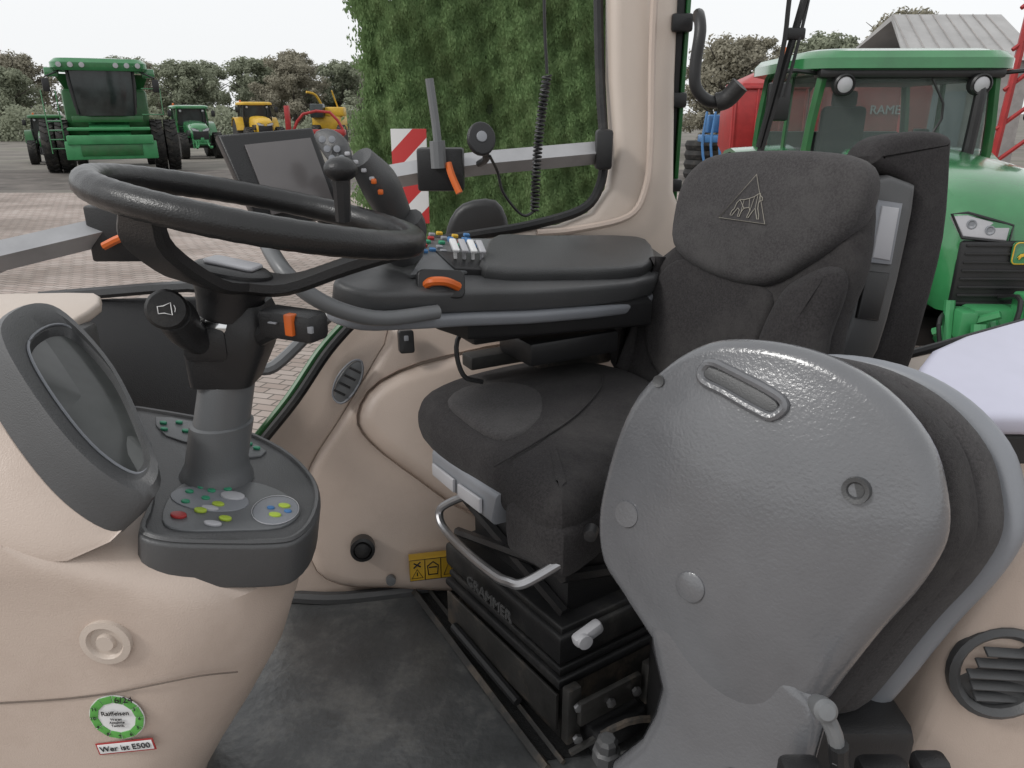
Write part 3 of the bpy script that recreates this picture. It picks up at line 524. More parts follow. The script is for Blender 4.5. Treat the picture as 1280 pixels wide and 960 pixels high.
def surf(a,b,l=0):
    p=V((a*.001,b*.001));d=p-PC;best=1e9
    for i in range(len(PS)):
        q=PS[i]-PC;r=PS[(i+1)%len(PS)]-PC;e=r-q;den=d.x*e.y-d.y*e.x
        if abs(den)<1e-12: continue
        t=(q.x*e.y-q.y*e.x)/den;s=(q.x*d.y-q.y*d.x)/den
        if t>0 and 0<=s<=1: best=min(best,t)
    s=1/best*1.08;hh=DM*max(0,1-s*s)
    return so+D*p.x+U*p.y-E*hh+n*l
part('handle_slot',tube([surf(a,b,.002) for a,b in [(137,262),(163,258),(189,252),(213,246),(236,238),(243,228),(232,214),(212,217),(192,222),(163,230),(135,236),(127,248)]],.006,3,8,closed=True),shellm,shl)
sp_=[surf(a,b,.0035) for a,b in [(137,257),(163,253),(189,247),(213,241),(232,234),(237,226),(229,219),(212,222),(192,227),(163,235),(137,241),(131,249)]]
part('slot_shade_inset',slab3([tuple(p) for p in sp_],.006,.002,hint=tuple(n),mm=False,sm=2),dgrey,shl)  # dark plate laid on the shell, colouring in the shade of a recess
part('shell_boss',lathe([(.022,-.01),(.020,.003),(.017,.0045),(0,.005)],surf(175,-31,.0),n,28),shellm,shl)
part('screw_hole',cat(lathe([(.016,-.01),(.015,.003),(.010,.002),(.008,-.003),(0,-.003)],surf(340,156,.002),n,24),lathe([(.009,-.01),(.008,.003),(.005,.002),(0,.002)],surf(66,222,.0),n,20)),dgrey,shl)
part('shell_dimple',lathe([(.02,-.01),(.018,.0025),(0,.003)],surf(60,30,.001),n,24),shellm,shl)
def scl(k,dy=0): return [((a-200)*k+200,(b-65)*k+65+dy) for a,b in sh]
part('back_pad',slab(scl(.985),so+E*.045,D,U,.10,.038,sm=3,seg=6,mm=True,ext=E),fabric,ps)
part('seat_pad',slab(scl(.985),so+E*.128,D,U,.09,.038,sm=3,seg=6,mm=True,ext=E),fabric_l,ps)
part('seat_pan_shell',slab(scl(1.02),so+E*.215,D,U,.035,.014,sm=3,seg=4,mm=True,ext=E),lgrey,ps)
part('hinge_bracket',slab([(110,-110),(145,-200),(130,-290),(90,-400),(365,-400),(354,-199),(345,-110),(230,-80)],so+n*.004,D,U,.035,.022,mm=True,seg=7,sm=2),shellm,ps)
part('bracket_hole',lathe([(.012,-.006),(.011,.003),(.007,.002),(0,.001)],so+n*.004+D*.268+U*(-.26),n,20),dgrey,ps)
part('hinge_knob',cat(lathe([(.010,-.02),(.013,0),(.013,.014),(.009,.019),(0,.020)],(.345,.655,-.622),(-.1,-.9,.5)),tube([(345,660,-622),(362,650,-655),(370,648,-690)],.009,3,10,mm=True)),greytube,ps)
part('hinge_lever',cat(tube([(395,645,-745),(375,650,-700),(366,645,-665)],.011,3,10,mm=True),box((.34,.665,-.735),(.05,.04,.04),.01),box((.44,.67,-.735),(.06,.04,.03),.01),box((.50,.68,-.735),(.04,.03,.03),.008),lathe([(.02,0),(.02,.02),(0,.022)],(.345,.655,-.735),(0,-1,.2))),black,ps)
part('hinge_bolt',cat(lathe([(.009,0),(.009,.008),(0,.009)],(.40,.643,-.735),(0,-1,.2),6),lathe([(.009,0),(.009,.008),(0,.009)],(.470,.650,-.742),(0,-1,.2),6)),steel,ps)
part('seat_post',box((.40,.95,-.93),(.3,.35,.3),.02),black,ps)
fb=part('floor_bolt',lathe([(.022,0),(.022,.02),(.017,.024),(.017,.04),(.012,.046),(0,.047)],(.148,.90,-.955),(0,-.1,1),8),dgrey,ps)
part('side_storage_tray',slab3([(600,1010,-382),(642,1110,-376),(760,1200,-352),(1100,1300,-320),(1100,1000,-415),(745,985,-412),(650,985,-400)],.040,.012,hint=(0,0,1),sm=2),lilac,None,label='pale lilac plastic storage tray beside the rear window',catg='tray')
part('rear_box',slab3([(600,1020,-450),(700,1300,-450),(1200,1350,-450),(1200,1020,-450)],.25,.01,hint=(0,0,1)),black,cab)
# ================================================================ OUTDOORS (ground at -GZ)
G=-GZ
def sheet(x0,x1,y0,y1,z): return [V((x0,y0,z)),V((x1,y0,z)),V((x1,y1,z)),V((x0,y1,z))],[(0,1,2,3)]
gm=mat('dirt_ground',(.22,.20,.175),.9,bump=.5,bscale=8,var=.25,vscale=.35,detail=12,dirt=((.13,.14,.095),.12))
part('ground',sheet(-1500,1500,-300,2500,G),gm,None,kind='structure',smooth=0,fix=False,origin=(0,0,G))
def brickmat():
    m=bpy.data.materials.new('concrete_block_paving');m.use_nodes=True;nt=m.node_tree;N=nt.nodes;L=nt.links
    b=N['Principled BSDF'];tc=N.new('ShaderNodeTexCoord');mp=N.new('ShaderNodeMapping');mp.inputs['Rotation'].default_value=(0,0,.3)
    L.new(tc.outputs['Object'],mp.inputs[0]);br=N.new('ShaderNodeTexBrick');L.new(mp.outputs[0],br.inputs[0])
    br.inputs['Scale'].default_value=1;br.inputs['Brick Width'].default_value=.24;br.inputs['Row Height'].default_value=.12;br.inputs['Mortar Size'].default_value=.009
    br.inputs['Color1'].default_value=(.31,.25,.22,1);br.inputs['Color2'].default_value=(.38,.325,.295,1);br.inputs['Mortar'].default_value=(.12,.105,.09,1)
    no=N.new('ShaderNodeTexNoise');no.inputs['Scale'].default_value=.5;no.inputs['Detail'].default_value=10;L.new(tc.outputs['Object'],no.inputs[0])
    rp=N.new('ShaderNodeValToRGB');rp.color_ramp.elements[0].color=(.6,.58,.55,1);rp.color_ramp.elements[1].color=(1.1,1.1,1.1,1);rp.color_ramp.elements[0].position=.3;rp.color_ramp.elements[1].position=.6
    L.new(no.outputs[0],rp.inputs[0]);mx=N.new('ShaderNodeMixRGB');mx.blend_type='MULTIPLY';mx.inputs[0].default_value=1;L.new(br.outputs[0],mx.inputs[1]);L.new(rp.outputs[0],mx.inputs[2])
    L.new(mx.outputs[0],b.inputs['Base Color']);b.inputs['Roughness'].default_value=.8;return m
part('paved_yard',sheet(-60,60,-10,24,G+.004),brickmat(),None,kind='structure',smooth=0,fix=False,origin=(0,0,G+.004))
part('gravel_road',sheet(-60,60,25,34,G+.004),mat('damp_gravel',(.16,.14,.125),.9,var=.3,vscale=1,detail=12),None,kind='structure',smooth=0,fix=False,origin=(0,0,G+.004))
def leafmesh(name,pts,nrm,size,m,parent=None,origin=(0,0,0),asp=.6,rnd=.8,vert=False,**kw):
    n_=len(pts);d=np.random.normal(size=(n_,3));d/=np.linalg.norm(d,axis=1)[:,None]
    if vert:
        a=np.array([0,-.35,1.])+d*.6
    else: a=np.cross(nrm+d*rnd,np.random.normal(size=(n_,3)))
    a/=np.linalg.norm(a,axis=1)[:,None]+1e-9
    b=np.cross(nrm+d*rnd,a);b/=np.linalg.norm(b,axis=1)[:,None]+1e-9
    s=size*np.random.uniform(.5,1.3,(n_,1))
    o=np.array(origin)
    p=pts-o
    vs=np.stack([p-a*s,p+b*s*asp,p+a*s,p-b*s*asp],1).reshape(-1,3)
    me=bpy.data.meshes.new(name);me.vertices.add(n_*4);me.vertices.foreach_set('co',vs.ravel())
    me.loops.add(n_*4);me.loops.foreach_set('vertex_index',np.arange(n_*4));me.polygons.add(n_);me.polygons.foreach_set('loop_start',np.arange(n_)*4);me.polygons.foreach_set('loop_total',np.full(n_,4));me.update(calc_edges=True)
    me.materials.append(m);ob=bpy.data.objects.new(name,me);COL.objects.link(ob);WL[ob]=V(origin)
    if parent: ob.parent=parent;ob.location=V(origin)-WL[parent]
    else: ob.location=origin
    for k,v in kw.items(): ob[k]=v
    return ob
hx0,hx1,hy=-1.72,1.75,9.2
hg=thing('conifer_hedge','tall dense green thuja hedge beside the paved yard','hedge',((hx0+hx1)/2,hy+1,G))
nl=300000
u=np.random.rand(nl);v=np.random.rand(nl)
x=hx0+(hx1-hx0)*u;z=G+.05+v*5.0
bul=.17*np.sin(x*4.2+.4*np.sin(z*1.3))+.10*np.sin(x*9+z*1.1)+.10*np.sin(z*4.1+x*3)+.07*np.sin(z*9+x*7)+.05*np.sin(z*17-x*13)+.04*np.sin(x*31+z*5)
y=hy-bul+np.random.exponential(.04,nl)
side=np.random.rand(nl)<.14
y[side]=hy+np.random.rand(side.sum())*2.0;x[side]=hx0+.09*np.sin(z[side]*3)+.07*np.sin(z[side]*8+y[side]*4)+.04*np.sin(z[side]*21)+np.random.normal(0,.06,side.sum())
pts=np.stack([x,y,z],1);nrm=np.tile(np.array([[0,-1,.7]]),(nl,1))
leafmesh('hedge_foliage',pts,nrm,.026,hedgem,hg,((hx0+hx1)/2,hy+1,G),asp=.36,rnd=.5,vert=True)
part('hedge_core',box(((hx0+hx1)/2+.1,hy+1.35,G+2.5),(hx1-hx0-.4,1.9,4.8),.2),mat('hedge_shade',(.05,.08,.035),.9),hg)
part('hedge_stem',cat(*[tube([(hx0+.5+i*.8,hy+.9,G),(hx0+.5+i*.8,hy+1,G+2.5)],.06,0,8) for i in range(4)]),bark,hg)
def make_tree(h,w,m,seed,label):
    rs=np.random.RandomState(seed);random.seed(seed)
    t=thing('tree',label,'tree',(0,0,0),'trees along the far edge of the yard')
    tr=[tube([(0,0,-.1),(.1,.05,h*.3),(0,.1,h*.62),(.1,0,h*.85)],.2,4,8,rad=[.22,.17,.10,.03])]
    for i in range(9):
        a=rs.rand()*6.28;z=h*(.28+.5*rs.rand());l=w*.42
        tr.append(tube([(0,0,z),(math.cos(a)*l*.5,math.sin(a)*l*.5,z+h*.09),(math.cos(a)*l,math.sin(a)*l,z+h*.2)],.06,3,6,rad=[.08,.05,.015]))
    part('trunk',cat(*tr),bark,t)
    P=[];Nn=[]
    for i in range(100):
        a=rs.rand()*6.28;zz=rs.rand()**.85;r=w*.5*math.sqrt(max(0,1-(zz*1.7-.75)**2))*rs.uniform(.2,1)
        c=np.array([math.cos(a)*r,math.sin(a)*r,h*(.10+.86*zz)]);cr=rs.uniform(.45,1.0)*w*.13
        k=200;d=rs.normal(size=(k,3));d/=np.linalg.norm(d,axis=1)[:,None]
        P.append(c+d*cr*rs.uniform(.4,1.15,(k,1))*np.array([1,1,.8]));Nn.append(d)
    leafmesh('crown',np.concatenate(P),np.concatenate(Nn),.13,m,t,(0,0,h*.6),asp=.6,rnd=.7)
    return t
protos=[make_tree(8,7.5,tree1,1,'autumn broadleaf tree with thinning brownish crown'),make_tree(7,6.5,tree2,2,'rounded olive-green broadleaf tree'),make_tree(9,6,tree1,3,'taller autumn tree with uneven brown crown')]
spots=[(-60,78,1,.95),(-54,80,0,.9),(-48,76,1,.9),(-43,82,1,.9),(-37,80,2,.8),(-31.5,77,1,1.0),(-27,84,1,1.1),(-22,80,0,.95),(-18,84,1,1.05),(-13,80,1,1.0),(-65,85,1,1),(-35,90,1,1.1),(-25,92,2,1),(12,46,0,.8),(15,50,2,.75),(18.5,48,1,.95),(22,52,1,.9),(9,60,1,.9),(27,56,2,1),(33,60,1,1),(-57,92,0,1.1),(-45,94,1,1.2),(-16,94,1,1.2)]
used=set()
for x_,y_,k,s_ in spots:
    p=protos[k]
    if k in used:
        q=p.copy();COL.objects.link(q)
        for c in list(p.children):
            cc=c.copy();cc.parent=q;COL.objects.link(cc)
    else: q=p;used.add(k)
    q.location=(x_,y_,G);q.scale=(s_*1.1,s_*1.1,s_);q.rotation_euler=(0,0,random.random()*6)
nb_=34000;x=np.random.uniform(-75,-8,nb_);hh=1.3+.8*np.sin(x*.7)+.5*np.sin(x*2.1);z=G+np.random.rand(nb_)*np.maximum(.6,hh+.8);y=70+np.random.normal(0,.8,nb_)
leafmesh('scrub_hedgerow',np.stack([x,y,z],1),np.tile(np.array([[0,-1,.6]]),(nb_,1)),.16,tree2,None,(-40,70,G),kind='stuff',label='low scrubby hedgerow in front of the trees',category='bushes')
def wheel(c,r,w,lugs=18,rimr=.55):
    prof=[(r*rimr,-w*.42),(r*.80,-w*.5),(r*.93,-w*.48),(r*.965,-w*.36),(r*.965,w*.36),(r*.93,w*.48),(r*.80,w*.5),(r*rimr,w*.42)]
    Ms=[lathe(prof,c,(1,0,0),32)]
    for i in range(lugs):
        for s in (-1,1):
            a=2*math.pi*(i+(.5 if s>0 else 0))/lugs
            m=Matrix.Translation(V(c))@Matrix.Rotation(a,4,'X')@Matrix.Translation(V((s*w*.24,0,r*.975)))@Matrix.Rotation(s*.6,4,'Z')
            Ms.append(xf(box((0,0,0),(w*.5,r*.07,r*.06),0),m))
    rim=lathe([(r*rimr*1.0,-w*.40),(r*rimr*.9,-w*.30),(r*rimr*.35,-w*.1),(r*rimr*.3,-w*.2),(0,-w*.2)],c,(1,0,0),24)
    rim2=lathe([(r*rimr*1.0,w*.40),(r*rimr*.9,w*.30),(r*rimr*.35,w*.1),(r*rimr*.3,w*.2),(0,w*.2)],c,(1,0,0),24)
    return cat(*Ms),cat(rim,rim2)
def tractor(label,pos,yaw,sc_,body,rimc,detail=False,group=None,name='farm_tractor'):
    t=thing(name,label,'tractor',pos,group);M=Matrix.Translation(V(pos))@Matrix.Rotation(yaw,4,'Z')@Matrix.Scale(sc_,4)
    def p(nm,Ms,m,par=None,**k): return part(nm,xf(Ms,M),m,par or t,**k)
    for sx in (-1,1):
        for r,w,y0,xx in ((.95,.6,0,1.02),(.72,.48,-2.75,.95)):
            a,b=wheel((sx*xx,y0,r),r,w);o=p('wheel',a,tyre);p('rim',b,rimc,o)
        p('mudguard',loft([[V((sx*x_,math.sin(a)*rr_,.95+math.cos(a)*rr_)) for x_,rr_ in ((.72,1.02),(1.34,1.0),(1.34,1.04),(.72,1.08))] for a in [math.radians(-75+15*i) for i in range(10)]]),body)
    def hr(y,w,zt,zb):
        return [V((-w,y,zb)),V((-w*1.03,y,zb+(zt-zb)*.55)),V((-w*.97,y,zb+(zt-zb)*.8)),V((-w*.82,y,zt-.06)),V((-w*.5,y,zt-.015)),V((0,y,zt)),V((w*.5,y,zt-.015)),V((w*.82,y,zt-.06)),V((w*.97,y,zb+(zt-zb)*.8)),V((w*1.03,y,zb+(zt-zb)*.55)),V((w,y,zb))]
    hood=p('bonnet',loft([hr(-.95,.55,2.08,1.3),hr(-1.4,.54,2.07,1.25),hr(-1.8,.53,2.04,1.2),hr(-2.3,.525,2.01,1.15),hr(-2.7,.52,1.95,1.1),hr(-2.9,.51,1.90,1.05),hr(-3.05,.50,1.83,1.0),hr(-3.18,.47,1.74,.98),hr(-3.24,.42,1.62,.98)]),body)
    p('grille',cat(box((0,-3.25,1.24),(.86,.06,.52),.03),box((-.52,-2.4,1.40),(.05,1.2,.32),.02),box((.52,-2.4,1.40),(.05,1.2,.32),.02),*[box((0,-3.285,1.05+.06*i),(.80,.012,.018),.003) for i in range(8)]),black,hood)
    for sx in (-1,1):
        hl=p('headlight',slab([(sx*.12,0),(sx*.42,.03),(sx*.50,.17),(sx*.40,.18),(sx*.10,.10)],(0,-3.262,1.50),(1,0,0),(0,.25,1),.05,.01),palegrey,hood)
        p('headlight_surround',tube([V((sx*a,-3.262+b*.25,1.50+b)) for a,b in ((.10,-.01),(.43,.02),(.51,.18),(.40,.19),(.08,.105))],.010,0,6,closed=True),black,hl)
        if detail: p('headlight_bulb',cat(*[lathe([(.035,-.02),(.035,.006),(.028,.008),(.02,.002),(0,.002)],(sx*x_,-3.262+z_*.25,1.5+z_),(0,-1,.1),14) for x_,z_ in ((.24,.07),(.37,.11))]),lgrey,hl)
    p('chassis',cat(box((0,-1.4,.85),(.55,3.4,.5),.05),box((0,-2.75,.72),(1.6,.25,.25),.03),box((0,0,.95),(1.6,.45,.45),.04),box((0,-.25,1.3),(1.5,1.3,.35),.06)),black)
    p('cab_frame',cat(*[tube([(sx*.80,y0,1.3),(sx*.86,y0+dy,2.0),(sx*.78,y0+dy*1.6,2.78)],.05,3,6) for sx in (-1,1) for y0,dy in ((-.98,-.03),(.72,.05))],*[tube([(sx*.82,-.1,1.4),(sx*.78,-.1,2.78)],.03,0,6) for sx in (-1,1)],tube([(-.8,-1.0,1.75),(.8,-1.0,1.75)],.03,0,6)),greend if body in(green,greenl) else black)
    p('roof',loft([[V((x_*s,-.12+y_*s,z)) for x_,y_ in rr(2.02,2.1,.35)] for s,z in ((.86,2.70),(1,2.74),(1.0,2.83),(.95,2.89),(.8,2.92),(.3,2.93))]),body)
    if detail: p('roof_underside',box((0,-1.02,2.70),(1.7,.2,.09),.03),black)
    gl=cat(([V((-.8,-1.0,1.4)),V((.8,-1.0,1.4)),V((.76,-1.03,2.76)),V((-.76,-1.03,2.76))],[(0,1,2,3)]),([V((-.82,-1.0,1.4)),V((-.82,.75,1.4)),V((-.78,.8,2.76)),V((-.78,-1.0,2.76))],[(0,1,2,3)]),([V((.82,-1.0,1.4)),V((.82,.75,1.4)),V((.78,.8,2.76)),V((.78,-1.0,2.76))],[(0,1,2,3)]),([V((-.8,.78,1.4)),V((.8,.78,1.4)),V((.76,.82,2.76)),V((-.76,.82,2.76))],[(0,1,2,3)]))
    p('cab_glass',gl,clear if detail else darkglass,fix=False,smooth=0)
    p('exhaust',tube([(.62,-1.1,1.5),(.64,-1.12,2.5),(.64,-1.05,2.7)],.055,3,10),black)
    for sx in (-1,1):
        p('mirror',cat(tube([(sx*.82,-1.0,2.7),(sx*1.15,-1.1,2.72),(sx*1.2,-1.1,2.6)],.02,3,6),box((sx*1.2,-1.1,2.45),(.22,.06,.34),.03)),black)
        wl_=p('work_light',cat(lathe([(.10,-.05),(.10,.03),(.085,.045),(.08,.03),(0,.03)],(sx*.62,-1.12,2.60),(0,-1,-.1),18)),black)
        p('light_lens',lathe([(.07,0),(.05,.01),(0,.014)],(sx*.62,-1.155,2.597),(0,-1,-.1),16),palegrey,wl_)
    p('beacon',lathe([(.06,0),(.06,.12),(.03,.16),(0,.16)],(-.7,.5,2.88)),orange)
    p('front_linkage',cat(tube([(-.35,-3.1,.75),(-.38,-3.7,.62),(-.38,-3.95,.70)],.06,3,8),tube([(.35,-3.1,.75),(.38,-3.7,.62),(.38,-3.95,.70)],.06,3,8),tube([(-.38,-3.55,.85),(.38,-3.55,.85)],.05,0,8),box((0,-3.35,.9),(.7,.22,.30),.03),box((0,-3.5,1.05),(.16,.2,.25),.02),tube([(-.2,-3.4,1.02),(-.3,-3.75,.7)],.04,0,8),tube([(.2,-3.4,1.02),(.3,-3.75,.7)],.04,0,8),tube([(-.5,-3.4,1.1),(-.5,-3.5,.6)],.035,0,8),tube([(-.38,-3.6,.98),(-.38,-3.7,.6)],.05,0,8),box((-.42,-3.45,.95),(.12,.2,.2),.02),tube([(-.55,-3.35,.85),(-.25,-3.6,1.05)],.03,0,6)),greenl if body in (green,) else black)
    if detail:
        p('linkage_hose',cat(tube([(-.1,-3.3,1.1),(-.15,-3.62,1.15),(-.2,-3.66,.8)],.018,4,6),tube([(.05,-3.3,1.1),(.02,-3.65,1.12),(-.05,-3.66,.8)],.018,4,6),tube([(-.45,-3.3,1.0),(-.6,-3.5,.95),(-.5,-3.5,.6)],.016,4,6)),black)
        p('driver_chair',cat(box((.0,.2,1.75),(.5,.5,.14),.05),box((0,.45,2.1),(.5,.14,.65),.06),box((0,.48,2.5),(.28,.1,.18),.04)),fabric)
        p('cab_interior',cat(box((0,.70,1.85),(1.5,.05,.6),.02),box((0,-.1,2.66),(1.5,1.6,.06),.02),box((.6,.2,1.8),(.2,.8,.5),.05),box((-.6,.3,1.75),(.18,.6,.4),.05),box((.45,-.5,2.1),(.05,.25,.2),.01)),dgrey)
        p('dash_and_wheel',cat(box((0,-.75,1.65),(.5,.2,.4),.05),tube([V((.2*math.cos(a),-.45+.17*math.sin(a),1.95+.1*math.sin(a))) for a in [i*.524 for i in range(12)]],.02,0,6,closed=True),tube([(0,-.75,1.7),(0,-.45,1.95)],.03,0,8)),black)
        em_=p('badge',slab(rr(.17,.16,.03),(-.0,-3.300,1.42),(1,0,0),(0,.1,1),.01,.002),green,hood)
        deer=[(-.05,-.02),(-.03,.005),(0,.012),(.02,.02),(.03,.04),(.02,.052),(.03,.05),(.038,.042),(.05,.036),(.04,.028),(.045,.01),(.058,-.005),(.035,0),(.03,-.012),(0,-.008),(-.02,-.015),(-.035,-.035),(-.04,-.03),(-.035,-.012)]
        p('badge_deer',cat(slab(deer,(0,-3.312,1.41),(1,0,0),(0,.1,1),.004,.0005),tube([V((a,-3.307,b+1.42)) for a,b in rr(.16,.15,.03)],.005,0,4,closed=True)),yellow,em_)
        p('wiper_blade',tube([(.0,-1.05,1.7),(.35,-1.08,2.3),(.2,-1.08,2.65)],.012,3,6),black)
    return t
tractor('large green tractor with glass cab and front linkage, parked close by',(3.75,8.55,G),-.04,1.0,green,yellow,detail=True)
tractor('green tractor parked next to the combine harvester',(-18.4,45,G),.55,.95,green,yellow)
tractor('small dark green tractor parked behind the combine',(-23.6,40,G),.5,.78,greend,yellow)
tractor('yellow tractor parked before the trees',(-17.6,54,G),.5,1.05,yellow,yellow)
cx0=-17.1;cy0=33.5
cb=thing('combine_harvester','big green combine harvester facing the yard without header','combine harvester',(cx0,cy0,G))
Mc=Matrix.Translation(V((cx0,cy0,G)))@Matrix.Rotation(.45,4,'Z')
def cp_(nm,Ms,m,par=None,**k): return part(nm,xf(Ms,Mc),m,par or cb,**k)
for sx in (-1,1):
    for k,xx in enumerate((1.78,2.32)):
        a,b=wheel((sx*xx,0,1.05),1.05,.5,20);o=cp_('wheel',a,tyre);cp_('rim',b,yellow,o)
    a,b=wheel((sx*1.5,4.4,.7),.7,.45);o=cp_('wheel',a,tyre);cp_('rim',b,yellow,o)
cp_('body',cat(box((0,2.6,2.35),(3.2,5.2,1.9),.15),box((0,2.8,1.4),(2.2,4.8,.8),.1)),greend)
cp_('grain_tank',loft([[V((x_*s,2.4+y_*s,z)) for x_,y_ in ((-1.6,-1.5),(1.6,-1.5),(1.6,1.5),(-1.6,1.5))] for s,z in ((.9,3.2),(1.12,3.9),(1.08,3.9),(.86,3.25))]),greend)
cc_=cp_('cab',loft([[V((x_*sx,-.25+y_,z)) for x_,y_ in ((-1.15,-.75),(-.7,-1.0),(.7,-1.0),(1.15,-.75),(1.15,.8),(-1.15,.8))] for sx,z in ((.88,2.25),(1.0,2.6),(1.08,3.4),(1.08,3.95))]),darkglass)
cp_('cab_roof',cat(loft([[V((x_*s,-.3+y_*s,z)) for x_,y_ in rr(3.5,2.3,.5)] for s,z in ((.95,3.95),(1,4.05),(1,4.25),(.9,4.4),(.4,4.45))]),box((-1.75,-.6,3.9),(.5,.4,.35),.06),box((1.75,-.6,3.9),(.5,.4,.35),.06)),green)
cp_('cab_pillar',cat(*[tube([(sx*1.05,-1.05,2.3),(sx*1.2,-1.08,3.95)],.05,0,6) for sx in (-1,1)]),black)
cp_('feeder_house',cat(loft([[V((x_,y,z+zz)) for x_,zz in ((-.75,-.35),(.75,-.35),(.75,.35),(-.75,.35))] for y,z in ((0,1.9),(-2.3,1.05))]),box((0,-2.35,1.35),(3.1,.25,.35),.04),box((0,-2.3,.95),(3.3,.2,.7),.04),box((0,-1.6,1.75),(3.0,.9,.12),.03)),greenl)
cp_('feeder_opening',cat(box((0,-2.42,.95),(2.2,.06,.42),.03),box((0,-1.0,2.12),(2.6,.3,.25),.03)),greend)
cp_('side_ladder',cat(*[tube([(-2.2,-1.2,1.0+.35*i),(-1.7,-1.2,1.0+.35*i)],.03,0,6) for i in range(4)],tube([(-2.2,-1.2,.8),(-2.2,-1.2,3.2)],.025,0,6),tube([(-1.7,-1.2,.8),(-1.7,-1.2,3.2)],.025,0,6),tube([(1.3,-1.3,2.3),(2.1,-1.3,2.3),(2.1,-1.3,3.3),(1.4,-1.3,3.3)],.03,0,6)),green)
for sx in (-1,1): cp_('mirror',cat(box((sx*1.97,-1.3,3.4),(.25,.08,.5),.03),tube([(sx*1.97,-1.3,3.7),(sx*1.3,-1.1,4.0)],.03,0,6)),black)
cp_('roof_light',cat(*[lathe([(.1,0),(.1,.06),(0,.07)],(x_,-1.46,4.15),(0,-1,0),12) for x_ in (-1.4,-1.0,-.6,.6,1.0,1.4)]),palegrey)
fm=thing('forage_machine','yellow harvesting machine parked before the trees','farm machine',(-12.5,55,G))
part('hopper',cat(box((-12.8,55.5,G+1.7),(2.0,2.3,1.1),.15),box((-12.2,54.8,G+2.45),(1.3,1.0,.6),.1),tube([(-13,55,G+2.5),(-13.4,54.5,G+3.5),(-13.9,54,G+3.7)],.08,3,8),tube([(-12,55,G+2.5),(-12.3,54.5,G+3.8)],.05,0,8)),yellow,fm)
part('machine_cab',box((-13.3,54.3,G+2.5),(.9,.9,.9),.08),darkglass,fm)
a,b=wheel((-13.4,54,G+.8),.8,.5);o=part('wheel',a,tyre,fm);part('rim',b,red,o)
a,b=wheel((-11.7,54,G+.8),.8,.5);o=part('wheel',a,tyre,fm);part('rim',b,red,o)
im=thing('red_implement','red folded field implement standing on the yard','farm implement',(-12,50,G))
part('implement_frame',cat(box((-12.3,50,G+1.2),(3.4,.5,.35),.05),*[tube([(-13.8+i*.45,50,G+1.3),(-13.9+i*.45,49.7,G+.7),(-13.7+i*.45,49.6,G+.2)],.05,3,6) for i in range(8)],tube([(-13.9,50,G+1.3),(-13.2,50,G+2.3),(-11.5,50,G+2.4),(-10.7,50,G+1.3)],.09,2,8),box((-14.2,50,G+2.0),(.3,.3,1.6),.03)),red,im)
sd=thing('seed_drill','red seed hopper machine with pale lettering','seed drill',(7.0,15.5,G))
part('hopper',loft([[V((6.9+x_*s,15.5+y_*s,z)) for x_,y_ in rr(1.5,2.2,.15)] for s,z in ((.5,G+1.3),(1,G+1.9),(1,G+2.75),(.95,G+2.85),(.4,G+2.9))]),redf,sd)
part('lettering',text('RAMELI',.22,(6.85,14.38,G+2.40),(1,0,0),(0,0,1),.01),palegrey,sd)
part('frame',cat(box((7.0,15.3,G+1.0),(1.9,.3,.3),.04),*[tube([(6.2+i*.33,14.9,G+1.1),(6.2+i*.33,14.5,G+.1)],.05,0,6) for i in range(6)]),red,sd)
for x_ in (6.2,7.8):
    a,b=wheel((x_,16.2,G+.6),.6,.4);o=part('wheel',a,tyre,sd);part('rim',b,red,o)
sd2=thing('second_seed_drill','red machine with raised folded frame and rails','farm implement',(5.9,19,G))
part('frame',cat(loft([[V((6.0+x_*s,19+y_*s,z)) for x_,y_ in rr(1.7,1.4,.12)] for s,z in ((.6,G+1.0),(1,G+1.6),(1,G+2.8),(.9,G+3.0),(.3,G+3.25))]),box((5.9,19,G+.8),(2.0,1.2,.2),.03),*[tube([(5.1+i*.55,18.2,G+.1),(5.1+i*.55,18.3,G+2.9)],.03,0,6) for i in range(4)],tube([(5.05,18.3,G+2.9),(6.8,18.3,G+2.9)],.04,0,6)),red,sd2)
bl=thing('blue_cultivator','blue field cultivator with tines','farm implement',(7.4,28,G))
part('cultivator_frame',cat(box((7.4,28,G+1.5),(1.3,1.0,.25),.04),box((7.2,28,G+2.0),(.6,.6,.6),.05),*[tube([(6.8+i*.3,27.6,G+2.4),(6.7+i*.3,27.5,G+1.3),(6.9+i*.3,27.4,G+.3)],.05,3,6) for i in range(5)]),blue,bl)
part('yellow_container',cat(box((8.7,29,G+.85),(1.2,1.0,.9),.05),box((8.7,29,G+1.35),(1.3,1.1,.10),.02),box((8.7,29,G+.3),(1.25,1.05,.4),.02)),yellow,None,label='yellow plastic container box on the yard',catg='container')
ty=thing('tyre_stack','stack of black tractor tyres on the yard','tyres',(7.2,29.5,G))
part('stacked_tyre',cat(*[lathe([(.35,-.14),(.6,-.16),(.66,0),(.6,.16),(.35,.14)],(7.2,29.5,G+.2+.34*i),(0,0,1),24) for i in range(4)]),tyre,ty)
bd_=thing('farm_shed','grey farm shed with pale pitched roof','building',(14.3,28,G))
part('wall',box((14.4,28,G+2.0),(4.0,5,4.0),.02),wallg,bd_)
part('roof',loft([[V((12.2,25.2,G+3.9)),V((12.9,28,G+5.5)),V((12.2,30.8,G+3.9)),V((12.9,28,G+5.3))],[V((16.6,25.2,G+3.9)),V((16.6,28,G+5.5)),V((16.6,30.8,G+3.9)),V((16.6,28,G+5.3))]]),metalroof,bd_)
part('roof_batten',cat(*[tube([(12.5+.5*i,25.25,G+3.98),(12.9+.45*i,27.95,G+5.5)],.02,0,4) for i in range(8)]),wallg,bd_)
part('door',box((13.6,25.47,G+1.5),(1.8,.06,3.0),.01),lgrey,bd_)
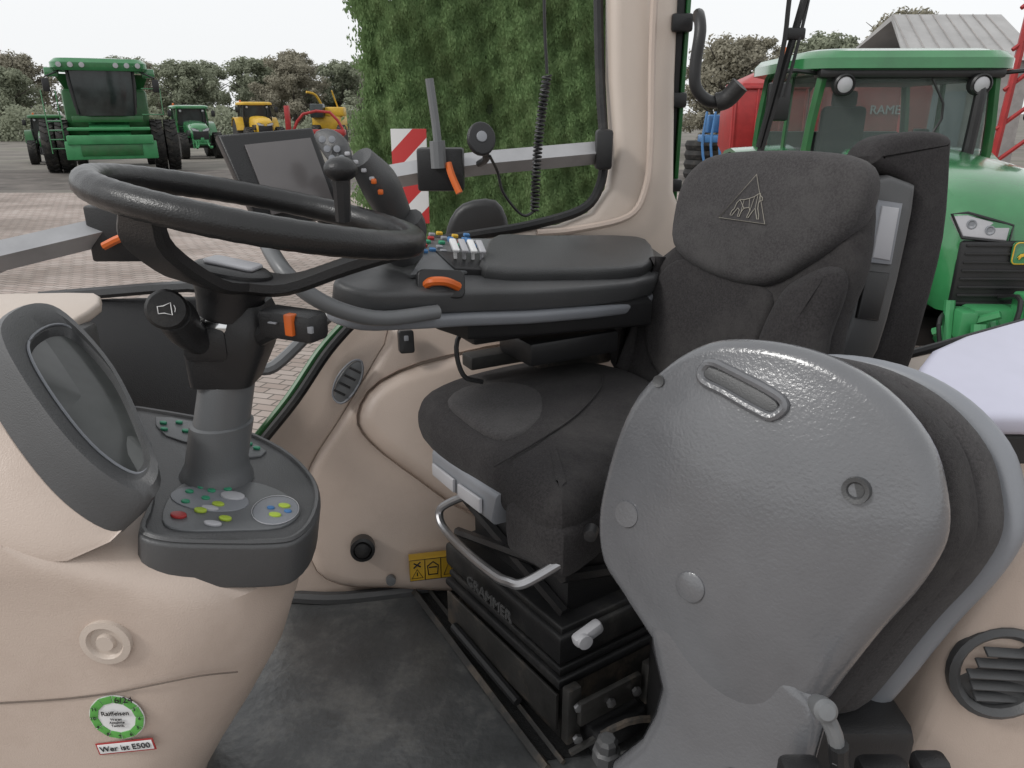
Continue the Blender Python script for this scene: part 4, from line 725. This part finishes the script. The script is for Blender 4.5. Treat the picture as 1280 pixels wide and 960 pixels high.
ct=thing('red_boom_frame','red folded lattice boom standing upright','farm implement',(8.4,13,G))
bb=[]
for x_,y_ in ((8.0,13),(8.7,13),(8.35,12.5)): bb.append(tube([(x_,y_,G),(x_+.2,y_,G+5.5)],.06,0,6))
for i in range(9):
    z=G+.3+i*.6;bb.append(tube([(8.0,13,z),(8.75,13,z+.6)],.035,0,5));bb.append(tube([(8.7,13,z),(8.45,12.5,z+.6)],.035,0,5))
part('boom_lattice',cat(*bb),red,ct)
wb=part('warning_board',slab([(-.07,-.19),(.075,-.19),(.075,.19),(-.07,.19)],(-.425,3.2,-.25),(1,0,0),(0,0,1),.012,.002),stripes,None,label='red and white striped warning board outside the window',catg='warning sign')
mir=part('outside_mirror',slab([(-.09,-.08),(.07,-.08),(.09,.0),(.05,.08),(-.05,.07),(-.1,0)],(-.10,2.3,-.33),(1,0,0),(0,0,1),.05,.02,sm=3),black,None,label='black exterior mirror housing behind the rail',catg='mirror')
for o in list(SC.objects):
    if o.parent is None: o.location.z+=GZ
# ================================================================ world / light / camera
w=bpy.data.worlds.new('World');SC.world=w;w.use_nodes=True;nt=w.node_tree;bg=nt.nodes['Background']
AZ=math.radians(242);EL=math.radians(40)
sk=nt.nodes.new('ShaderNodeTexSky');sk.sky_type='NISHITA';sk.sun_disc=False;sk.sun_elevation=EL;sk.sun_rotation=AZ;sk.dust_density=2;sk.air_density=1
hs=nt.nodes.new('ShaderNodeHueSaturation');hs.inputs['Saturation'].default_value=.2
nt.links.new(sk.outputs[0],hs.inputs['Color'])
mx=nt.nodes.new('ShaderNodeMixRGB');mx.inputs[0].default_value=.82;mx.inputs[2].default_value=(7.6,7.7,7.8,1)
nt.links.new(hs.outputs[0],mx.inputs[1]);nt.links.new(mx.outputs[0],bg.inputs['Color']);bg.inputs['Strength'].default_value=.134
sl_=bpy.data.lights.new('Sun','SUN');sl_.energy=1.45;sl_.angle=math.radians(11);sl_.color=(1,.98,.95)
so_=bpy.data.objects.new('Sun',sl_);COL.objects.link(so_)
dr=V((math.sin(AZ)*math.cos(EL),math.cos(AZ)*math.cos(EL),math.sin(EL)))
so_.rotation_euler=dr.to_track_quat('Z','Y').to_euler();so_.location=(0,0,10)
cd_=bpy.data.cameras.new('Camera');cam=bpy.data.objects.new('Camera',cd_);COL.objects.link(cam)
cam.location=(0,0,GZ);cam.rotation_euler=(math.radians(70),0,0);cd_.sensor_width=36;cd_.lens=930/1280*36;cd_.clip_start=.02;cd_.clip_end=4000
SC.camera=cam
SC.view_settings.view_transform='Standard';SC.view_settings.look='None';SC.view_settings.exposure=0
